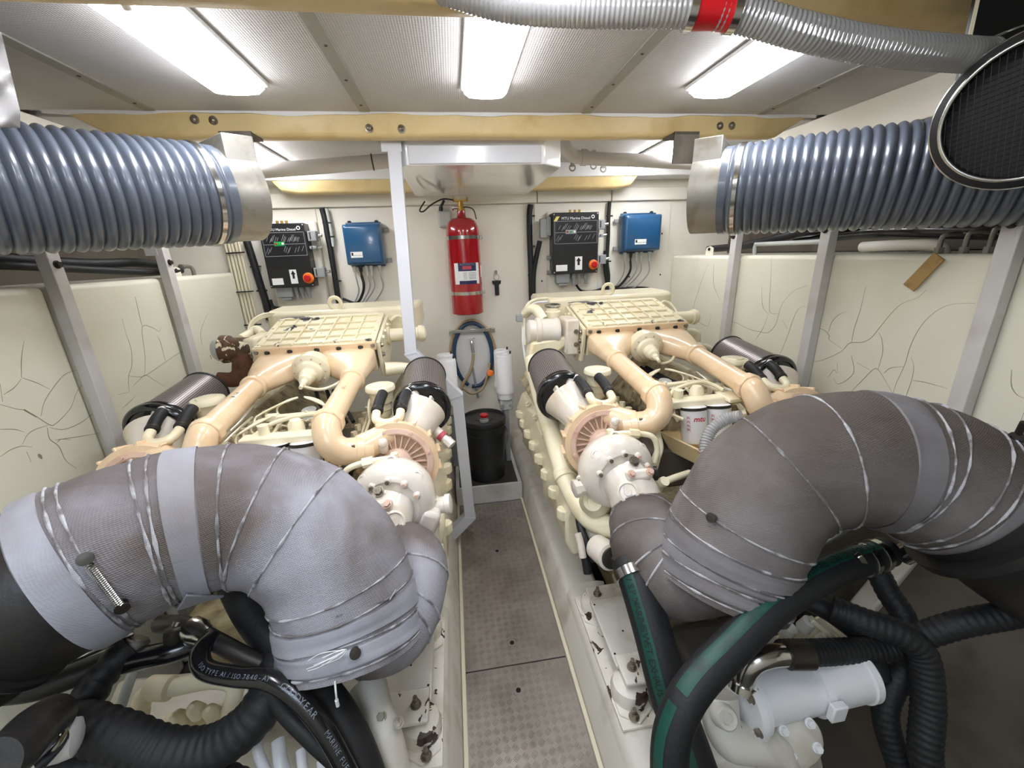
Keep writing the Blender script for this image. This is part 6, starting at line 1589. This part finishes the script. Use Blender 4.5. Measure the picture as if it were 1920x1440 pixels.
c0, c1 = ad(1418, 1308, 1.06), ad(1612, 1262, 1.10); d = (c1 - c0).normalized()
L = (c1 - c0).length
MB().lathe(c0, d, [(0.072, -0.03), (0.076, -0.028), (0.076, -0.012), (0.064, -0.01), (0.063, 0.0), (0.063, L - 0.02), (0.068, L - 0.018), (0.068, L), (0.055, L + 0.012), (0.02, L + 0.014)], n=44).build('barrel', 'white_plastic', t)
x = d.cross(V((0, 0, 1))).normalized()
mid = c0.lerp(c1, 0.52)
MB().lathe(mid, d, [(0.064, -0.012), (0.071, -0.010), (0.071, 0.010), (0.064, 0.012)], n=44).build('band', 'white_plastic', t)
MB().box(mid + V((0.0, -0.075, 0.01)), (0.04, 0.02, 0.05)).build('band_lug', 'white_plastic', t, bevel=0.004)
fl = MB().lathe(c0 - d * 0.03, -d, [(0.085, 0), (0.085, 0.018), (0.06, 0.022), (0.04, 0.024)], n=36).build('end_flange', 'white_plastic', t)
u, w = perp(d)
for k_ in range(6):
    a = 2 * PI * k_ / 6
    MB().bolt(c0 - d * 0.048 + (u * math.cos(a) + w * math.sin(a)) * 0.072, -d, 0.009, 0.010).build('bolt', 'bolt_steel', fl)
MB().tube([ad(1470, 1345, 1.08), ad(1465, 1385, 1.06), ad(1490, 1405, 1.06)], 0.05, n=24).lathe(ad(1500, 1385, 1.02), -FWD + UP * 0.3, [(0.058, -0.03), (0.058, 0.0), (0.05, 0.006), (0.01, 0.008)], n=28).build('pump_body', 'bed_paint', t)
for k_ in range(4):
    a = 2 * PI * k_ / 4 + 0.5
    MB().bolt(ad(1500 + 36 * math.cos(a), 1385 + 34 * math.sin(a), 1.01), -FWD + UP * 0.3, 0.009, 0.012).build('bolt', 'white_plastic', t)
t = thing('gearbox', 'white cast gearbox below the hoses of the right engine', 'gearbox', ad(1380, 1440, 1.05))
MB().tube([ad(1345, 1300, 1.06), ad(1352, 1350, 1.04), ad(1372, 1385, 1.02), ad(1420, 1395, 1.02), ad(1455, 1410, 1.03), ad(1462, 1470, 1.04)], [0.05, 0.046, 0.048, 0.042, 0.045, 0.05], n=24).build('oil_channel', 'bed_paint', t)
MB().lathe(ad(1364, 1348, 0.985), -FWD + UP * 0.4, [(0.03, -0.03), (0.026, 0.0), (0.022, 0.004), (0.014, 0.003), (0.012, -0.004)], n=22).build('port', 'bed_paint', t)
MB().rings([[ad(1300, 1420, 1.1), ad(1470, 1400, 1.1), ad(1500, 1560, 1.05), ad(1300, 1560, 1.05)], [ad(1310, 1270, 1.28), ad(1500, 1230, 1.3), ad(1560, 1500, 1.3), ad(1320, 1500, 1.3)]]).build('case', 'bed_paint', t, bevel=0.02)
MB().rings([[ad(1395, 1220, 1.22), ad(1540, 1150, 1.24), ad(1590, 1200, 1.24), ad(1430, 1260, 1.22)], [ad(1400, 1250, 1.4), ad(1560, 1180, 1.42), ad(1600, 1230, 1.42), ad(1440, 1300, 1.4)]]).build('top_casting', 'cream', t, bevel=0.01)
for i, (px, py) in enumerate(((1440, 1195), (1480, 1180), (1515, 1168), (1550, 1195))):
    MB().lathe(ad(px, py, 1.2), (0.1, -0.3, 1), [(0.02, -0.03), (0.018, 0.01), (0.012, 0.014)], n=16).build('cap', 'bed_paint', t)
MB().bar(ad(1520, 1160, 1.18), ad(1570, 1200, 1.18), 0.02, 0.014).build('lever', 'cream', t, bevel=0.003)
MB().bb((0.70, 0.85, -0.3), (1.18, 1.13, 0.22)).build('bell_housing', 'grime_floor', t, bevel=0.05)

# left side hoses
G = 'dark hoses below the left elbow'
hose([ad(440, 1085, 1.12), ad(475, 1150, 1.08), ad(530, 1220, 1.03), ad(590, 1290, 0.98), ad(640, 1360, 0.95), ad(680, 1450, 0.93), ad(710, 1560, 0.92)], 0.046, 'thick black hose from under the left elbow to the bottom edge', m='rubber', group=G, n=28)
HC = [ad(400, 1195, 1.0), ad(376, 1222, 0.96), ad(385, 1255, 0.93), ad(440, 1268, 0.91), ad(505, 1275, 0.895), ad(560, 1310, 0.885), ad(610, 1370, 0.88), ad(660, 1460, 0.88), ad(700, 1540, 0.88)]
t = hose(HC, 0.021, 'black hose with printed lettering looping below the left elbow', m='rubber_gloss', group=G, n=22)
pts = spline(HC, 16); fr = frames(pts)
mb = MB(); acc = [0.0]
for i in range(len(pts) - 1): acc.append(acc[-1] + (pts[i + 1] - pts[i]).length)
def hosetext(txt, s, size, r):
    for ch in txt:
        adv = size * (0.4 if ch in ' I/1' else 0.7)
        if ch != ' ':
            def bend(x, y, s=s + adv / 2):
                q = s + x; k_ = 0
                while k_ < len(acc) - 2 and acc[k_ + 1] < q: k_ += 1
                f = (q - acc[k_]) / max(1e-6, acc[k_ + 1] - acc[k_])
                c0 = pts[k_].lerp(pts[k_ + 1], f); T = fr[k_][0]; d = CAM - c0; d = (d - T * d.dot(T)).normalized(); e = d.cross(T)
                a = y / r
                return c0 + (d * math.cos(a) + e * math.sin(a)) * (r * 1.01 + 0.0004)
            text(mb, ch, (0, 0, 0), (1, 0, 0), (0, 1, 0), size, bend=bend)
        s += adv
hosetext('ISO TYPE A1 / ISO 7840-A1', 0.085, 0.013, 0.021)
hosetext('GOODYEAR', 0.30, 0.017, 0.021)
hosetext('MARINE FUEL HOSE', 0.43, 0.014, 0.021)
stuff(mb.build('lettering', 'print_light', t))
hose([ad(500, 1290, 0.93), ad(540, 1340, 0.93), ad(590, 1390, 0.92), ad(640, 1440, 0.92), ad(690, 1530, 0.92)], 0.020, 'thin black hose beneath the lettered hose at lower left', m='rubber', group=G)
hose([ad(60, 1400, 0.82), ad(130, 1362, 0.86), ad(220, 1380, 0.88), ad(300, 1408, 0.89), ad(390, 1405, 0.905), ad(465, 1358, 0.925), ad(505, 1300, 0.95), ad(530, 1235, 1.0)], 0.046, 'thick ribbed black hose sweeping across the lower left corner', group=G, ribs=0.03, pitch=0.022, n=28)
hose([ad(-60, 1480, 0.84), ad(60, 1455, 0.86), ad(180, 1432, 0.88), ad(290, 1436, 0.9), ad(380, 1450, 0.92), ad(460, 1480, 0.95)], 0.034, 'ribbed black hose along the bottom edge at lower left', group=G, ribs=0.03, pitch=0.022, n=24)
hose([ad(215, 1248, 0.98), ad(260, 1235, 0.99), ad(320, 1222, 1.0), ad(370, 1205, 1.03), ad(400, 1190, 1.06)], 0.026, 'short black rubber hose between steel fittings below the left elbow', m='rubber_gloss', group=G)
# steel pipes under the left elbow
t = thing('steel_pipe', 'dark steel pipe with union nut crossing below the left elbow', 'pipe', ad(420, 1200, 1.0))
MB().tube([ad(300, 1170, 1.06), ad(345, 1172, 1.03), ad(400, 1200, 1.0), ad(460, 1232, 0.985), ad(510, 1255, 0.98)], 0.021, n=20).build('pipe', 'pipe_black', t)
MB().lathe(ad(372, 1186, 1.015), ad(400, 1200, 1.0) - ad(345, 1172, 1.03), [(0.021, -0.03), (0.030, -0.026), (0.031, 0.0), (0.026, 0.012), (0.024, 0.03)], n=20).build('union_nut', 'stainless', t)
MB().tube([ad(335, 1165, 1.02), ad(325, 1190, 1.01), ad(318, 1218, 1.01)], 0.011, n=12).build('branch', 'bolt_steel', t)
MB().lathe(ad(326, 1188, 1.005), UP, [(0.018, -0.02), (0.021, -0.015), (0.021, 0.012), (0.014, 0.016)], n=16).build('branch_nut', 'bolt_dark', t)
t = thing('brass_fitting', 'tarnished brass hose fitting below the lagging at lower left', 'fitting', ad(240, 1220, 1.0))
MB().tube([ad(262, 1195, 1.01), ad(250, 1215, 1.0), ad(232, 1240, 0.99)], 0.022, n=18).lathe(ad(252, 1210, 1.0), ad(262, 1195, 1.01) - ad(232, 1240, 0.99), [(0.022, -0.016), (0.027, -0.014), (0.027, 0.014), (0.022, 0.016)], n=20).build('body', 'galvanised', t)
hose([ad(-20, 1440, 0.62), ad(20, 1415, 0.66), ad(60, 1370, 0.72), ad(95, 1345, 0.78)], 0.038, 'bare steel pipe end in the lower left corner', m='pipe_black', n=28, name='pipe', cat='pipe')
t = thing('pipe_sleeve', 'polished sleeve on the pipe end in the lower left corner', 'pipe fitting', ad(60, 1410, 0.7))
MB().tube([ad(30, 1448, 0.70), ad(75, 1405, 0.74), ad(88, 1392, 0.76)], 0.030, n=26).build('sleeve', 'chrome', t)
MB().lathe(ad(118, 1388, 0.80), V((0.9, 0.3, -0.2)), [(0.034, -0.03), (0.036, 0.0), (0.033, 0.02), (0.02, 0.026)], n=24).build('white_plug', 'white_plastic', t)
hose([ad(-80, 1330, 0.85), ad(40, 1270, 0.9), ad(150, 1230, 0.94), ad(250, 1185, 1.0)], 0.009, 'thin bright steel pipe slanting at lower left', m='stainless', n=14, name='pipe', cat='pipe')
hose([ad(-80, 1300, 0.88), ad(60, 1290, 0.92), ad(140, 1265, 0.95), ad(210, 1240, 0.98)], 0.028, 'dark pipe behind the bright thin pipe at lower left', m='pipe_black', n=18, name='pipe', cat='pipe')
hose([ad(150, 1330, 0.93), ad(170, 1300, 0.94), ad(190, 1268, 0.96), ad(222, 1235, 0.98), ad(250, 1210, 1.0)], 0.034, 'ribbed dark bellows hose below the left lagging', m='rubber', ribs=0.06, pitch=0.03, n=24)

# gearbox of the left engine
t = thing('gearbox', 'white cast gearbox with pipes below the hoses of the left engine', 'gearbox', ad(380, 1400, 1.15))
MB().rings([[ad(150, 1440, 1.05), ad(640, 1350, 1.12), ad(700, 1560, 1.0), ad(100, 1600, 1.0)], [ad(220, 1270, 1.3), ad(600, 1230, 1.35), ad(640, 1430, 1.3), ad(240, 1450, 1.3)]]).build('case', 'bed_paint', t, bevel=0.02)
MB().tube([ad(262, 1330, 1.08), ad(275, 1300, 1.08), ad(330, 1288, 1.1), ad(400, 1275, 1.12), ad(440, 1285, 1.12), ad(432, 1330, 1.12), ad(425, 1360, 1.12)], 0.022, n=20).build('oil_pipe', 'cream', t)
MB().cyl(ad(255, 1370, 1.06), ad(262, 1330, 1.08), 0.024, n=18).lathe(ad(300, 1290, 1.09), RIGHT, [(0.026, -0.03), (0.03, -0.028), (0.03, 0.028), (0.026, 0.03)], n=20).build('pipe_socket', 'cream', t)
MB().tube([ad(225, 1330, 1.02), ad(240, 1285, 1.04), ad(250, 1260, 1.06)], 0.012, n=12).build('drain_pipe', 'grey_light', t)
MB().rings([[ad(300, 1350, 1.12), ad(420, 1330, 1.14), ad(430, 1370, 1.1), ad(310, 1385, 1.08)], [ad(310, 1320, 1.3), ad(420, 1300, 1.3), ad(430, 1350, 1.3), ad(320, 1360, 1.3)]]).build('cover', 'cream', t, bevel=0.01)
for i, (px, py) in enumerate(((335, 1345), (365, 1330), (395, 1335))):
    MB().lathe(ad(px, py, 1.1), (0.1, -0.4, 1), [(0.022, -0.03), (0.018, 0.01), (0.006, 0.024)], n=12).build('cap', 'cream', t)
for i in range(4):
    a = ad(480 + i * 42, 1370 + i * 18, 1.02); b = ad(500 + i * 42, 1450 + i * 20, 0.98)
    MB().tube([a, a.lerp(b, 0.5) + V((0, -0.01, 0.01)), b], 0.012 + 0.004 * (i % 2), n=14).build('rib', 'white_plastic', t)
MB().lathe(ad(620, 1398, 0.98), -FWD, [(0.045, -0.05), (0.045, 0.0), (0.038, 0.004), (0.034, -0.002), (0.01, -0.003)], n=28).build('port', 'white_plastic', t)
MB().torus(ad(620, 1398, 0.97), -FWD, 0.04, 0.003, n=30, m=6).build('port_ring', 'stainless', t)
MB().bb((-0.90, 0.85, -0.3), (-0.42, 1.13, 0.25)).build('bell_housing', 'bed_paint', t, bevel=0.05)
MB().tube([ad(690, 1290, 1.1), ad(700, 1340, 1.05), ad(720, 1400, 1.02), ad(735, 1470, 1.0)], 0.05, n=20).build('shaft_housing', 'bed_paint', t)
for (px, py) in ((748, 1355), (735, 1380), (715, 1345)):
    MB().bolt(ad(px, py, 1.02), -FWD + UP, 0.010, 0.014).build('bolt', 'bolt_steel', t)
# small black return hose by the left turbine and the clear ribbed tube by the right filters
hose([ad(818, 1065, 1.33), ad(822, 1085, 1.31), ad(815, 1102, 1.29), ad(800, 1098, 1.28)], 0.013, 'short black bent hose beside the left turbine housing', m='rubber', n=14)
hose([ad(1330, 880, 1.42), ad(1322, 840, 1.45), ad(1335, 805, 1.46), ad(1365, 785, 1.45), ad(1390, 780, 1.42)], 0.020, 'clear ribbed tube curling past the fuel filters of the right engine', m='clear_hose', n=16, ribs=0.10, pitch=0.010)
